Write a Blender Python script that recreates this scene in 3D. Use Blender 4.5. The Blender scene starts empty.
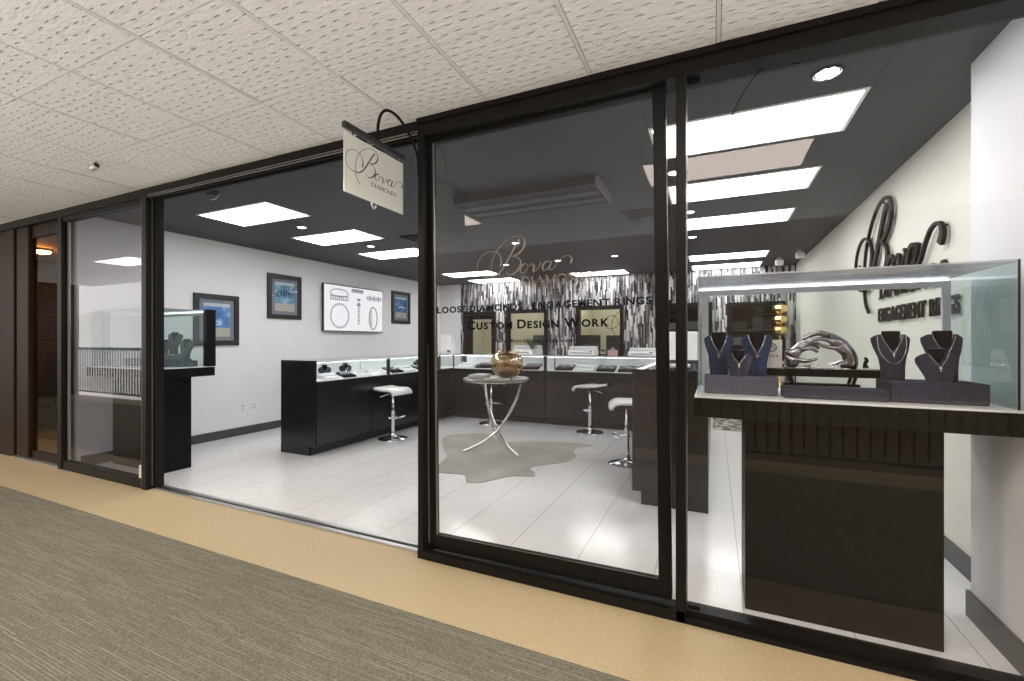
import bpy, bmesh, math, random
from mathutils import Vector, Matrix
R = random.Random(7)
PI = math.pi
S = bpy.context.scene
COL = S.collection

# ------------------------------------------------------------------ helpers
class MB:
    def __init__(s): s.v = []; s.f = []; s.sm = []
    def add(s, vs, fs, smooth=False):
        o = len(s.v); s.v += [tuple(p) for p in vs]
        for f in fs: s.f.append(tuple(i + o for i in f)); s.sm.append(smooth)
        return s
    def box(s, x0, y0, z0, x1, y1, z1, bev=0, seg=2, M=None):
        if x0 > x1: x0, x1 = x1, x0
        if y0 > y1: y0, y1 = y1, y0
        if z0 > z1: z0, z1 = z1, z0
        if bev <= 0:
            vs = [(x, y, z) for z in (z0, z1) for x, y in ((x0, y0), (x1, y0), (x1, y1), (x0, y1))]
            fs = [(3, 2, 1, 0), (4, 5, 6, 7), (0, 1, 5, 4), (1, 2, 6, 5), (2, 3, 7, 6), (3, 0, 4, 7)]
            if M: vs = [M @ Vector(v) for v in vs]
            return s.add(vs, fs)
        bm = bmesh.new(); bmesh.ops.create_cube(bm, size=1)
        bmesh.ops.scale(bm, verts=bm.verts, vec=(x1 - x0, y1 - y0, z1 - z0))
        bmesh.ops.translate(bm, verts=bm.verts, vec=((x0 + x1) / 2, (y0 + y1) / 2, (z0 + z1) / 2))
        bmesh.ops.bevel(bm, geom=bm.edges[:], offset=bev, segments=seg, affect='EDGES', profile=.5)
        bm.verts.ensure_lookup_table()
        vs = [(M @ v.co) if M else v.co.copy() for v in bm.verts]
        s.add(vs, [[v.index for v in f.verts] for f in bm.faces]); bm.free(); return s
    def ring_loft(s, rings, cap=True, smooth=True, closed=True):
        n = len(rings[0]); vs = [p for r in rings for p in r]; fs = []
        for i in range(len(rings) - 1):
            for j in range(n if closed else n - 1):
                k = (j + 1) % n
                fs.append((i * n + j, i * n + k, (i + 1) * n + k, (i + 1) * n + j))
        s.add(vs, fs, smooth)
        if cap:
            s.add(rings[0], [tuple(reversed(range(n)))]); s.add(rings[-1], [tuple(range(n))])
        return s
    def lathe(s, prof, c=(0, 0, 0), n=24, cap=True, smooth=True, sx=1, sy=1):
        rings = [[(c[0] + r * sx * math.cos(2 * PI * j / n), c[1] + r * sy * math.sin(2 * PI * j / n), c[2] + z) for j in range(n)] for r, z in prof]
        return s.ring_loft(rings, cap, smooth)
    def tube(s, pts, r, n=8, cap=True, flat=None):
        pts = [Vector(p) for p in pts]; rings = []
        up = Vector((0, 0, 1)); prev = None
        for i, p in enumerate(pts):
            d = (pts[min(i + 1, len(pts) - 1)] - pts[max(i - 1, 0)]).normalized()
            if prev is None:
                a = d.cross(up)
                if a.length < 1e-3: a = d.cross(Vector((1, 0, 0)))
            else: a = prev - d * prev.dot(d)
            a.normalize(); prev = a; b = d.cross(a)
            rr = r[i] if isinstance(r, (list, tuple)) else r
            fl = flat or 1
            rings.append([p + a * rr * math.cos(2 * PI * j / n) + b * rr * fl * math.sin(2 * PI * j / n) for j in range(n)])
        return s.ring_loft(rings, cap)
    def prism(s, poly, f0, f1, smooth=False):
        """poly: 2d points; f0/f1 map (u,v)->xyz for the two faces"""
        n = len(poly); a = [f0(*p) for p in poly]; b = [f1(*p) for p in poly]
        s.add(a + b, [tuple(range(n)), tuple(reversed(range(n, 2 * n)))] + [(i, i + n, (i + 1) % n + n, (i + 1) % n) for i in range(n)], smooth)
        return s
    def sphere(s, c, r, n=12, m=8, sz=1):
        prof = [(max(1e-4, r * math.sin(PI * i / m)), -r * sz * math.cos(PI * i / m)) for i in range(m + 1)]
        return s.lathe(prof, c, n, cap=True)
    def build(s, name, mat, parent=None, loc=(0, 0, 0), rot=None):
        me = bpy.data.meshes.new(name); me.from_pydata(s.v, [], s.f); me.update()
        bm = bmesh.new(); bm.from_mesh(me); bmesh.ops.recalc_face_normals(bm, faces=bm.faces[:]); bm.to_mesh(me); bm.free()
        for p, q in zip(me.polygons, s.sm): p.use_smooth = q
        me.materials.append(mat)
        o = bpy.data.objects.new(name, me); COL.objects.link(o); o.location = loc
        if rot: o.rotation_euler = rot
        if parent: o.parent = parent
        return o

def thing(name, label, cat, loc=(0, 0, 0), rz=0, group=None, kind=None):
    o = bpy.data.objects.new(name, None); COL.objects.link(o); o.empty_display_size = .05
    o.location = loc; o.rotation_euler = (0, 0, rz)
    return tag(o, label, cat, group, kind)
def tag(o, label=None, cat=None, group=None, kind=None):
    if label: o['label'] = label
    if cat: o['category'] = cat
    if group: o['group'] = group
    if kind: o['kind'] = kind
    return o
def struct(o): o['kind'] = 'structure'; return o
def kids(o): return [c for c in bpy.data.objects if c.parent == o]
def copy_tree(o, parent=None):
    c = o.copy(); COL.objects.link(c)
    if parent: c.parent = parent
    for ch in kids(o): copy_tree(ch, c)
    return c
def dup(root, loc, rz, label, group=None):
    c = copy_tree(root); c.location = loc; c.rotation_euler = (0, 0, rz); c['label'] = label
    if group: c['group'] = group
    return c
def smooth_pts(P, n=8, closed=False):
    P = [Vector(p) for p in P]; out = []
    N = len(P)
    for i in range(N - 1):
        p0 = P[max(i - 1, 0)]; p1 = P[i]; p2 = P[i + 1]; p3 = P[min(i + 2, N - 1)]
        for k in range(n):
            t = k / n
            out.append(.5 * ((2 * p1) + (p2 - p0) * t + (2 * p0 - 5 * p1 + 4 * p2 - p3) * t * t + (3 * p1 - p0 - 3 * p2 + p3) * t ** 3))
    out.append(P[-1]); return out

# ------------------------------------------------------------------ materials
class NT:
    def __init__(s, name):
        s.m = bpy.data.materials.new(name); s.m.use_nodes = True; s.t = s.m.node_tree
        s.b = s.t.nodes['Principled BSDF']; s.out = s.t.nodes['Material Output']
    def n(s, typ, **kw):
        nd = s.t.nodes.new(typ)
        for k, v in kw.items(): setattr(nd, k, v)
        return nd
    def link(s, a, b): s.t.links.new(a, b)
    def set(s, nd, key, v):
        if hasattr(v, 'is_output'): s.link(v, nd.inputs[key])
        else: nd.inputs[key].default_value = v
    def math(s, op, a, b=0.0, c=None):
        nd = s.n('ShaderNodeMath', operation=op); s.set(nd, 0, a); s.set(nd, 1, b)
        if c is not None: s.set(nd, 2, c)
        return nd.outputs[0]
    def pos(s):
        g = s.n('ShaderNodeNewGeometry'); x = s.n('ShaderNodeSeparateXYZ'); s.link(g.outputs['Position'], x.inputs[0])
        return g.outputs['Position'], x.outputs
    def comb(s, x, y, z=0.0):
        c = s.n('ShaderNodeCombineXYZ'); s.set(c, 0, x); s.set(c, 1, y); s.set(c, 2, z); return c.outputs[0]
    def noise(s, vec, scale, detail=3, rough=.5):
        nd = s.n('ShaderNodeTexNoise'); nd.inputs['Scale'].default_value = scale; nd.inputs['Detail'].default_value = detail
        nd.inputs['Roughness'].default_value = rough
        if vec is not None: s.link(vec, nd.inputs['Vector'])
        return nd.outputs['Fac']
    def white(s, vec):
        nd = s.n('ShaderNodeTexWhiteNoise', noise_dimensions='3D'); s.link(vec, nd.inputs['Vector']); return nd.outputs['Value']
    def ramp(s, fac, stops, interp='LINEAR'):
        r = s.n('ShaderNodeValToRGB'); cr = r.color_ramp; cr.interpolation = interp
        while len(cr.elements) > 1: cr.elements.remove(cr.elements[-1])
        cr.elements[0].position = stops[0][0]; cr.elements[0].color = (*stops[0][1], 1)
        for p, c in stops[1:]:
            e = cr.elements.new(p); e.color = (*c, 1)
        s.set(r, 0, fac); return r.outputs[0]
    def mix(s, fac, a, b):
        nd = s.n('ShaderNodeMix', data_type='RGBA')
        s.set(nd, 0, fac)
        for key, v in ((6, a), (7, b)):
            if hasattr(v, 'is_output'): s.link(v, nd.inputs[key])
            else: nd.inputs[key].default_value = (*v, 1)
        return nd.outputs[2]
    def col(s, c):
        if hasattr(c, 'is_output'): s.link(c, s.b.inputs['Base Color'])
        else: s.b.inputs['Base Color'].default_value = (*c, 1)
        return s
    def bump(s, h, strength=.5, dist=.01):
        b = s.n('ShaderNodeBump'); b.inputs['Strength'].default_value = strength; b.inputs['Distance'].default_value = dist
        s.link(h, b.inputs['Height']); s.link(b.outputs[0], s.b.inputs['Normal']); return s
    def p(s, **kw):
        names = dict(rough='Roughness', metal='Metallic', spec='Specular IOR Level', coat='Coat Weight', trans='Transmission Weight', ior='IOR', es='Emission Strength', sheen='Sheen Weight', coatr='Coat Roughness')
        for k, v in kw.items(): s.b.inputs[names[k]].default_value = v
        return s

def plain(name, c, rough=.5, metal=0, var=.04, vscale=9, **kw):
    t = NT(name); P, X = t.pos()
    nz = t.noise(P, vscale, 3)
    lo = tuple(x * (1 - var) for x in c); hi = tuple(min(1, x * (1 + var)) for x in c)
    t.col(t.ramp(nz, [(.3, lo), (.7, hi)])); t.p(rough=rough, metal=metal, **kw); return t.m
def emis(name, c, st):
    t = NT(name); t.col((.08, .08, .08)); t.b.inputs['Emission Color'].default_value = (*c, 1); t.p(es=st, rough=.6); return t.m
def glass(name, tint=(1, 1, 1), ior=1.5, rough=0.0, haze=0.0, hazecol=(.8, .8, .85)):
    t = NT(name); t.t.nodes.remove(t.b)
    tr = t.n('ShaderNodeBsdfTransparent'); tr.inputs[0].default_value = (*tint, 1)
    gl = t.n('ShaderNodeBsdfGlossy'); gl.inputs['Roughness'].default_value = rough
    fr = t.n('ShaderNodeFresnel'); fr.inputs[0].default_value = ior
    geo = t.n('ShaderNodeNewGeometry')
    ff = t.math('MULTIPLY', fr.outputs[0], t.math('SUBTRACT', 1.0, geo.outputs['Backfacing']))
    mx = t.n('ShaderNodeMixShader'); t.link(ff, mx.inputs[0]); t.link(tr.outputs[0], mx.inputs[1]); t.link(gl.outputs[0], mx.inputs[2])
    last = mx.outputs[0]
    if haze:
        df = t.n('ShaderNodeBsdfDiffuse'); df.inputs[0].default_value = (*hazecol, 1)
        P, X = t.pos(); nz = t.noise(P, 2.2, 5, .6)
        h = t.math('MULTIPLY', nz, haze)
        m2 = t.n('ShaderNodeMixShader'); t.link(h, m2.inputs[0]); t.link(last, m2.inputs[1]); t.link(df.outputs[0], m2.inputs[2]); last = m2.outputs[0]
    t.link(last, t.out.inputs[0]); return t.m

M = {}
M['frame'] = plain('black_bronze_aluminium', (.007, .006, .005), .45, var=.15, vscale=14, spec=.2)
M['frame_brown'] = plain('brown_bronze_metal', (.020, .009, .0035), .5, var=.2, spec=.2)
M['frame_edge'] = plain('worn_metal_edge', (.3, .28, .25), .35, .7)
M['chrome'] = plain('chrome', (.75, .75, .77), .12, 1, var=.02)
M['brushed'] = plain('brushed_silver', (.6, .6, .6), .3, .9)
M['wall'] = plain('white_wall_paint', (.76, .76, .765), .55, var=.015, vscale=3)
M['cream'] = plain('cream_wall_paint', (.74, .72, .65), .55, var=.02, vscale=3)
M['base'] = plain('charcoal_baseboard', (.06, .058, .06), .4)
M['white'] = plain('white_plastic', (.8, .8, .8), .4)
M['whitelit'] = plain('white_laminate', (.80, .825, .825), .35)
M['framewhite'] = plain('satin_white_frame', (.76, .78, .84), .4)
M['black'] = plain('black_plastic', (.015, .015, .017), .4)
M['velvet'] = plain('charcoal_velvet', (.055, .053, .082), .9, var=.15, vscale=60, spec=.15)
M['velvet_navy'] = plain('navy_velvet', (.032, .05, .10), .9, var=.15, vscale=60, spec=.15)
M['velvet_black'] = plain('black_velvet', (.010, .010, .014), .9, var=.15, vscale=60, spec=.1)
M['velvet_grey'] = plain('grey_suede', (.12, .117, .155), .9, var=.1, vscale=60, spec=.15)
M['silver'] = plain('bright_silver', (.85, .85, .86), .2, 1)
M['pewter'] = plain('polished_pewter', (.30, .285, .31), .25, 1, var=.35, vscale=25)
M['glass'] = glass('clear_window_glass')
M['glassd'] = glass('door_glass_with_smears', haze=.03, hazecol=(.45, .45, .52))
M['glassc'] = glass('showcase_glass', (.972, .985, .982))
M['glasst'] = glass('tinted_side_glass', (.86, .92, .92), 1.5, haze=.10, hazecol=(.62, .8, .82))
M['glasstop'] = glass('dust_and_sheen_top_glass', (.88, .9, .93), 1.5, haze=1.0, hazecol=(.66, .69, .78))  # pale haze: dust, with the pane's reflected sheen put into the colour
M['panel'] = emis('lit_ceiling_diffuser', (1, .99, .98), 6.4)
M['corr_panel'] = emis('lit_corridor_diffuser', (1, .84, .76), 8.5)
M['spot'] = emis('lit_spot_lamp', (.85, .9, 1), 14)
M['led'] = emis('led_strip', (.93, .97, 1), 1.8)
M['led_bright'] = emis('counter_led', (.95, .98, 1), 9)
M['leather'] = plain('white_leather', (.76, .76, .75), .35, coat=.3)
M['paper'] = plain('paper', (.72, .72, .7), .6)
M['gold'] = plain('brushed_gold', (.85, .62, .25), .25, 1)
M['letter_black'] = plain('black_vinyl', (.006, .006, .006), .7, spec=.1)
M['letter_taupe'] = plain('taupe_vinyl', (.23, .195, .17), .6)
M['letter_grey'] = plain('dark_grey_print', (.055, .05, .047), .5)
M['wall_letter'] = plain('black_letter_acrylic', (.010, .0095, .009), .6, spec=.2)
M['green'] = plain('leaf_green', (.05, .10, .03), .5, var=.3)

def m_counter():
    t = NT('black_woodgrain_laminate'); P, X = t.pos()
    v = t.comb(t.math('MULTIPLY', X[0], 14), t.math('MULTIPLY', X[1], 14), t.math('MULTIPLY', X[2], 1.2))
    nz = t.noise(v, 3, 5, .65)
    t.col(t.ramp(nz, [(.3, (.009, .0085, .01)), (.75, (.021, .018, .019))])).p(rough=.24, spec=.6); t.bump(nz, .05, .002); return t.m
M['counter'] = m_counter()
def m_pedestal():
    t = NT('black_gloss_laminate'); P, X = t.pos()
    nz = t.noise(P, 30, 4, .6)
    t.col(t.ramp(nz, [(.3, (.004, .004, .004)), (.75, (.010, .0095, .010))])).p(rough=.35, spec=.15); return t.m
M['pedestal'] = m_pedestal()

def m_marble():
    t = NT('white_marble_tile'); P, X = t.pos()
    n1 = t.noise(P, 1.6, 6, .62); 
    w = t.n('ShaderNodeTexNoise'); w.inputs['Scale'].default_value = 2.3; w.inputs['Detail'].default_value = 7; w.inputs['Distortion'].default_value = 1.4
    t.link(P, w.inputs['Vector'])
    vein = t.math('ABSOLUTE', t.math('SUBTRACT', w.outputs['Fac'], .5))
    vm = t.ramp(vein, [(0, (.70, .70, .70)), (.010, (.735, .732, .73)), (.03, (.765, .76, .757))])
    spots = t.ramp(t.noise(P, 9, 5, .7), [(.60, (0, 0, 0)), (.72, (1, 1, 1))])
    base = t.mix(t.math('MULTIPLY', n1, .35), vm, (.68, .67, .66)); base = t.mix(t.math('MULTIPLY', spots, .35), base, (.55, .55, .55))
    def line(c, off, pitch, w2):
        u = t.math('DIVIDE', t.math('SUBTRACT', c, off), pitch)
        f = t.math('ABSOLUTE', t.math('SUBTRACT', t.math('FRACT', u), .5))
        return t.math('GREATER_THAN', f, .5 - w2 / pitch)
    lx = line(X[0], .13, .435, .0024); ly = line(X[1], 2.75, .87, .0014)
    base = t.mix(t.math('MULTIPLY', lx, .8), base, (.3, .3, .3)); base = t.mix(t.math('MULTIPLY', ly, .45), base, (.36, .36, .36))
    t.col(base).p(rough=.16, spec=.4); return t.m
M['marble'] = m_marble()
def m_carpet():
    t = NT('striated_corridor_carpet'); P, X = t.pos()
    wob = t.math('MULTIPLY', t.noise(P, 3.0, 2), .012)
    yy = t.math('DIVIDE', t.math('ADD', X[1], wob), .0125)
    row = t.math('FLOOR', yy); fy = t.math('FRACT', yy)
    off = t.math('MULTIPLY', t.white(t.comb(row, 3.0)), 5.0)
    ux = t.math('DIVIDE', t.math('ADD', X[0], off), .21)
    rnd = t.white(t.comb(row, t.math('FLOOR', ux), 1.0))
    thin = t.math('GREATER_THAN', fy, .62)
    amt = t.math('MULTIPLY', thin, t.math('MULTIPLY', rnd, rnd))
    grain = t.noise(P, 130, 4, .8); blot = t.noise(P, 22, 4, .7); big = t.noise(P, 1.2, 4, .6)
    c = t.ramp(grain, [(.30, (.06, .055, .035)), (.5, (.165, .152, .108)), (.70, (.34, .315, .245))])
    c = t.mix(t.math('MULTIPLY', blot, .45), c, (.135, .125, .088))
    c = t.mix(t.math('MULTIPLY', amt, .55), c, (.40, .375, .30))
    c = t.mix(t.math('MULTIPLY', big, .3), c, (.15, .155, .125))
    h = t.math('ADD', grain, amt)
    t.col(c).p(rough=.95, spec=.1); t.bump(h, .5, .004); return t.m
M['carpet'] = m_carpet()
def m_border():
    t = NT('tan_stone_border'); P, X = t.pos()
    n1 = t.noise(P, 90, 4, .7); n2 = t.noise(P, 1.7, 4, .6)
    c = t.ramp(n1, [(.3, (.40, .315, .175)), (.5, (.46, .37, .215)), (.72, (.53, .44, .28))])
    c = t.mix(t.math('MULTIPLY', n2, .5), c, (.44, .33, .19))
    t.col(c).p(rough=.55); t.bump(n1, .15, .002); return t.m
M['border'] = m_border()
def m_ctile():
    t = NT('textured_white_ceiling_tile'); P, X = t.pos()
    wob = t.math('MULTIPLY', t.noise(P, 7, 2), .03)
    sx, sy = .075, .044
    row = t.math('FLOOR', t.math('DIVIDE', t.math('ADD', X[1], wob), sy))
    shift = t.math('MULTIPLY', t.math('MODULO', t.math('ABSOLUTE', row), 2.0), .5)
    shift = t.math('ADD', shift, t.math('MULTIPLY', t.white(t.comb(row, 2.0)), .25))
    ux = t.math('ADD', t.math('DIVIDE', X[0], sx), shift)
    fx = t.math('MULTIPLY', t.math('SUBTRACT', t.math('FRACT', ux), .5), sx)
    fy = t.math('MULTIPLY', t.math('SUBTRACT', t.math('FRACT', t.math('DIVIDE', t.math('ADD', X[1], wob), sy)), .5), sy)
    rn = t.white(t.comb(row, t.math('FLOOR', ux), 4.0))
    fy = t.math('ADD', fy, t.math('MULTIPLY', t.math('SUBTRACT', rn, .5), .014))
    d = t.math('ADD', t.math('POWER', t.math('ABSOLUTE', t.math('DIVIDE', fx, .020)), 2), t.math('POWER', t.math('ABSOLUTE', t.math('DIVIDE', fy, .0034)), 2))
    dent = t.math('SUBTRACT', 1.0, t.math('MINIMUM', d, 1.0))
    dent = t.math('MULTIPLY', dent, t.math('GREATER_THAN', rn, .12))
    soft = t.noise(t.comb(t.math('MULTIPLY', X[0], 12), t.math('MULTIPLY', X[1], 26)), 1.3, 3, .6)
    h = t.math('SUBTRACT', t.math('MULTIPLY', soft, .8), dent)
    c = t.mix(t.math('MULTIPLY', dent, .25), (.80, .79, .775), (.42, .41, .40))  # dark fissures, with slight shade of the hollows put into the colour
    t.col(c).p(rough=.85, spec=.1); t.bump(h, 1.0, .015); return t.m
M['ctile'] = m_ctile()
def m_sceil():
    t = NT('black_ceiling_tile'); P, X = t.pos()
    def line(c, off, pitch, w2):
        f = t.math('ABSOLUTE', t.math('SUBTRACT', t.math('FRACT', t.math('DIVIDE', t.math('SUBTRACT', c, off), pitch)), .5))
        return t.math('GREATER_THAN', f, .5 - w2 / pitch)
    l = t.math('MAXIMUM', line(X[0], -.37, 1.11, .006), line(X[1], 2.84, .557, .006))
    nz = t.noise(P, 40, 4, .6)
    c = t.ramp(nz, [(.3, (.024, .024, .029)), (.7, (.034, .034, .040))])
    c = t.mix(t.math('MULTIPLY', l, .75), c, (.008, .008, .009))
    t.col(c).p(rough=.6); t.bump(l, .4, -.004); return t.m
M['sceil'] = m_sceil()
def m_mosaic():
    t = NT('vertical_strip_mosaic'); P, X = t.pos()
    cx = t.math('FLOOR', t.math('DIVIDE', X[0], .026))
    off = t.math('MULTIPLY', t.white(t.comb(cx, 9.0)), 3.0)
    cz = t.math('FLOOR', t.math('DIVIDE', t.math('ADD', X[2], off), .21))
    rn = t.white(t.comb(cx, cz, 3.0))
    c = t.ramp(rn, [(0, (.02, .02, .022)), (.18, (.085, .08, .08)), (.36, (.18, .175, .18)), (.58, (.32, .315, .325)), (.80, (.62, .61, .61))], 'CONSTANT')
    t.col(c).p(rough=.25); t.bump(rn, .3, .01); return t.m
M['mosaic'] = m_mosaic()
def m_hide():
    t = NT('grey_cowhide'); P, X = t.pos()
    nz = t.noise(P, 2.2, 5, .6); n2 = t.noise(P, 130, 2)
    c = t.ramp(nz, [(.3, (.30, .285, .25)), (.55, (.37, .355, .315)), (.75, (.46, .44, .40))])
    t.col(c).p(rough=.8); t.bump(n2, .2, .003); return t.m
M['hide'] = m_hide()
def m_pebble():
    t = NT('speckled_mat'); P, X = t.pos()
    v = t.n('ShaderNodeTexVoronoi'); v.inputs['Scale'].default_value = 14; t.link(P, v.inputs['Vector'])
    c = t.ramp(v.outputs['Color'], [(.2, (.05, .048, .04)), (.5, (.2, .19, .16)), (.8, (.45, .42, .36))])
    t.col(c).p(rough=.8); return t.m
M['mat'] = m_pebble()
def m_wood():
    t = NT('dark_brown_wood'); P, X = t.pos()
    v = t.comb(t.math('MULTIPLY', X[0], 12), t.math('MULTIPLY', X[1], 12), X[2]); nz = t.noise(v, 3, 5, .6)
    t.col(t.ramp(nz, [(.3, (.035, .017, .008)), (.7, (.11, .058, .027))])).p(rough=.4); return t.m
M['wood'] = m_wood()
def m_amber():
    t = NT('amber_mercury_glass'); P, X = t.pos(); t.t.nodes.remove(t.b)
    tr = t.n('ShaderNodeBsdfTransparent'); gl = t.n('ShaderNodeBsdfGlossy'); gl.inputs['Roughness'].default_value = .08
    g = t.noise(P, 11, 4, .6)
    t.link(t.ramp(g, [(.35, (.80, .68, .48)), (.6, (.92, .86, .74))]), tr.inputs[0])
    gl.inputs[0].default_value = (.9, .85, .75, 1)
    lw = t.n('ShaderNodeLayerWeight'); lw.inputs[0].default_value = .35
    f = t.math('ADD', t.math('MULTIPLY', lw.outputs['Facing'], .55), .12)
    mx = t.n('ShaderNodeMixShader'); t.link(f, mx.inputs[0]); t.link(tr.outputs[0], mx.inputs[1]); t.link(gl.outputs[0], mx.inputs[2])
    t.link(mx.outputs[0], t.out.inputs[0]); return t.m
M['amber'] = m_amber()

# ------------------------------------------------------------------ lettering
LOGO = [
 [(262,78),(235,115),(205,165),(175,215),(140,258),(100,280),(55,280),(20,262),(5,225),(12,180),(40,145),(80,130),(120,138),(145,162),(153,195),(145,225)],
 [(125,352),(100,325),(88,285),(88,230),(100,175),(130,125),(170,85),(215,62),(260,60),(285,78),(290,105),(275,138),(245,162),(212,172)],
 [(212,172),(245,178),(262,195),(265,220),(250,250),(222,272),(195,275),(182,260)],
 [(285,220),(268,235),(262,255),(270,270),(288,268),(303,250),(305,230),(295,219),(284,221)],
 [(303,232),(318,234),(330,224)],
 [(330,222),(341,228),(339,250),(338,271),(352,262),(370,240),(376,222),(368,218)],
 [(374,228),(384,232),(395,228)],
 [(432,219),(412,217),(395,230),(388,252),(395,267),(410,262),(428,240),(438,218)],
 [(438,217),(428,245),(424,262),(434,267),(452,256),(472,228),(495,204),(520,196),(540,203),(546,222),(536,240)]]
def glyph(ch):
    k, n, s = .17, .07, .06
    def ser(x, y, w=.17): return ([(x - w, y), (x + w, y)], s)
    O = [(.5 + .42 * math.cos(a), .5 + .48 * math.sin(a)) for a in [2 * PI * i / 16 for i in range(17)]]
    G = {
     'D': (.95, [([(.22, 0), (.22, 1)], k), ([(.05, .97), (.5, .97), (.78, .82), (.88, .5), (.78, .18), (.5, .03), (.05, .03)], .11)]),
     'I': (.5, [([(.25, 0), (.25, 1)], k), ser(.25, .97), ser(.25, .03)]),
     'A': (.98, [([(.12, 0), (.49, 1)], n), ([(.46, 1), (.85, 0)], k), ([(.25, .36), (.7, .36)], n), ser(.12, .03, .12), ser(.85, .03, .14)]),
     'M': (1.15, [([(.16, 0), (.16, 1)], n), ([(.16, 1), (.56, .05)], k), ([(.56, .05), (.97, 1)], n), ([(.97, 1), (.97, 0)], k), ser(.14, .03, .12), ser(.97, .03, .15), ser(.12, .97, .1), ser(1, .97, .12)]),
     'O': (1.0, [(O, .12)]),
     'N': (1.05, [([(.17, 0), (.17, 1)], n), ([(.15, 1), (.85, .02)], k), ([(.87, 0), (.87, 1)], n), ser(.17, .03, .13), ser(.1, .97, .1), ser(.87, .97, .14)]),
     'S': (.75, [([(.64, .78), (.5, .95), (.3, .95), (.13, .8), (.18, .62), (.4, .52), (.6, .4), (.65, .22), (.5, .05), (.27, .04), (.1, .22)], .13)])}
    return G[ch]
def ribbon(mb, pts, w, f, t0, t1):
    """pts 2d list, w width list/number, f(u,v,t)->xyz"""
    n = len(pts); A = []; B = []
    for i in range(n):
        a = Vector(pts[max(i - 1, 0)]); b = Vector(pts[min(i + 1, n - 1)]); d = (b - a)
        if d.length < 1e-9: d = Vector((1, 0))
        d.normalize(); nn = Vector((-d.y, d.x)); ww = (w[i] if isinstance(w, list) else w) / 2
        p = Vector(pts[i]); A.append(p + nn * ww); B.append(p - nn * ww)
    rings = [[f(A[i].x, A[i].y, t0), f(B[i].x, B[i].y, t0), f(B[i].x, B[i].y, t1), f(A[i].x, A[i].y, t1)] for i in range(n)]
    mb.ring_loft(rings, True, False)
def logo_mesh(f, t0, t1, thin=3.2, thick=9, diamonds=True, cap=(262, 345, 52, 58)):
    mb = MB()
    for st in LOGO:
        P = [(p.x, p.y) for p in smooth_pts([(a, b, 0) for a, b in st], 5)]
        W = []
        for i in range(len(P)):
            a = P[max(i - 1, 0)]; b = P[min(i + 1, len(P) - 1)]
            dx, dy = b[0] - a[0], b[1] - a[1]; L = math.hypot(dx, dy) or 1
            k = max(0, (-dx * .5 + dy * .86) / L)
            W.append(thin + (thick - thin) * k ** 2)
        ribbon(mb, P, W, f, t0, t1)
    if diamonds: serif(mb, 'DIAMONDS', cap[0], cap[1], cap[2], 1, cap[3], f, t0, t1)
    return mb
def serif(mb, txt, x, base, h, _, adv, f, t0, t1):
    tot = sum(glyph(c)[0] for c in txt)
    for c in txt:
        w, st = glyph(c)
        for pl, wd in st:
            ribbon(mb, [(x + p[0] * adv, base - p[1] * h) for p in pl], wd * adv * .85, f, t0, t1)
        x += w * adv * .97
def text_mesh(txt, size, xscale=1.0, bold=.0, ext=.0005):
    cu = bpy.data.curves.new('t', 'FONT'); cu.body = txt; cu.size = size; cu.offset = bold; cu.extrude = ext; cu.resolution_u = 3
    o = bpy.data.objects.new('t', cu); COL.objects.link(o)
    bpy.context.view_layer.update(); dg = bpy.context.evaluated_depsgraph_get()
    me = bpy.data.meshes.new_from_object(o.evaluated_get(dg)); COL.objects.unlink(o); bpy.data.objects.remove(o)
    vs = [(v.co.x * xscale, v.co.y, v.co.z) for v in me.vertices]; fs = [tuple(p.vertices) for p in me.polygons]
    bpy.data.meshes.remove(me); return vs, fs
def text_run(mb, txt, f, x0, x1, caph, smallcaps=None, bold=.0008, ext=.0005):
    """lay a text run between x0 and x1; small caps: lower case drawn as smaller capitals"""
    bits = []; x = 0
    for ch in txt:
        if ch == ' ': x += caph * .55; continue
        k = 1.0
        if smallcaps and ch.islower(): k = smallcaps
        vs, fs = text_mesh(ch.upper() if smallcaps else ch, caph / .70 * k, 1.25 if smallcaps else 1.0, bold, ext)
        if not vs: continue
        mx = max(v[0] for v in vs); mn = min(v[0] for v in vs)
        bits.append((x - mn, vs, fs)); x += (mx - mn) + caph * .17
    s = (x1 - x0) / (x - caph * .17)
    for off, vs, fs in bits:
        mb.add([f(x0 + (off + v[0]) * s, v[1], v[2]) for v in vs], fs)

# ================================================================== SETTING
FY = 2.20          # outer face of the storefront
HC = 2.62          # corridor ceiling
SC = 2.60          # shop ceiling
# floors
struct(MB().box(-9.6, 2.30, -.1, 3.2, 12, 0).build('floor', M['marble']))
struct(MB().box(-14, 1.73, -.1, 6, 2.30, -.002).build('floor_border', M['border']))
struct(MB().box(-14, -.5, -.1, 6, 1.73, .004).build('floor_carpet', M['carpet']))
struct(MB().box(-14, -1.0, -.1, 6, -.5, 0).build('floor_border_far', M['border']))
# corridor ceiling: grid of tiles with small sag and dark gaps under a dark deck
ct = MB(); g = .0035
px = .577
for i in range(-24, 10):
    for j in range(-6, 3):
        x0 = .017 + i * px; y0 = 1.67 + (j - 1) * px
        if y0 > 2.3: continue
        x1 = x0 + px; y1 = min(y0 + px, 2.33)
        if y1 < -1.05: continue
        skip = False
        if skip: continue
        dz = [R.choice([0, 0, 0, .003, .006]) for _ in range(4)]
        a, b, c, d = [HC + q * .7 for q in dz]
        xa, xb, ya, yb = x0 + .011, x1 - .011, y0 + g, y1 - g
        ct.add([(xa, ya, a), (xb, ya, b), (xb, yb, c), (xa, yb, d), (xa, ya, HC + .03), (xb, ya, HC + .03), (xb, yb, HC + .03), (xa, yb, HC + .03)],
               [(0, 1, 2, 3), (7, 6, 5, 4), (0, 4, 5, 1), (1, 5, 6, 2), (2, 6, 7, 3), (3, 7, 4, 0)])
struct(ct.build('ceiling', M['ctile']))
tb = MB()
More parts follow.
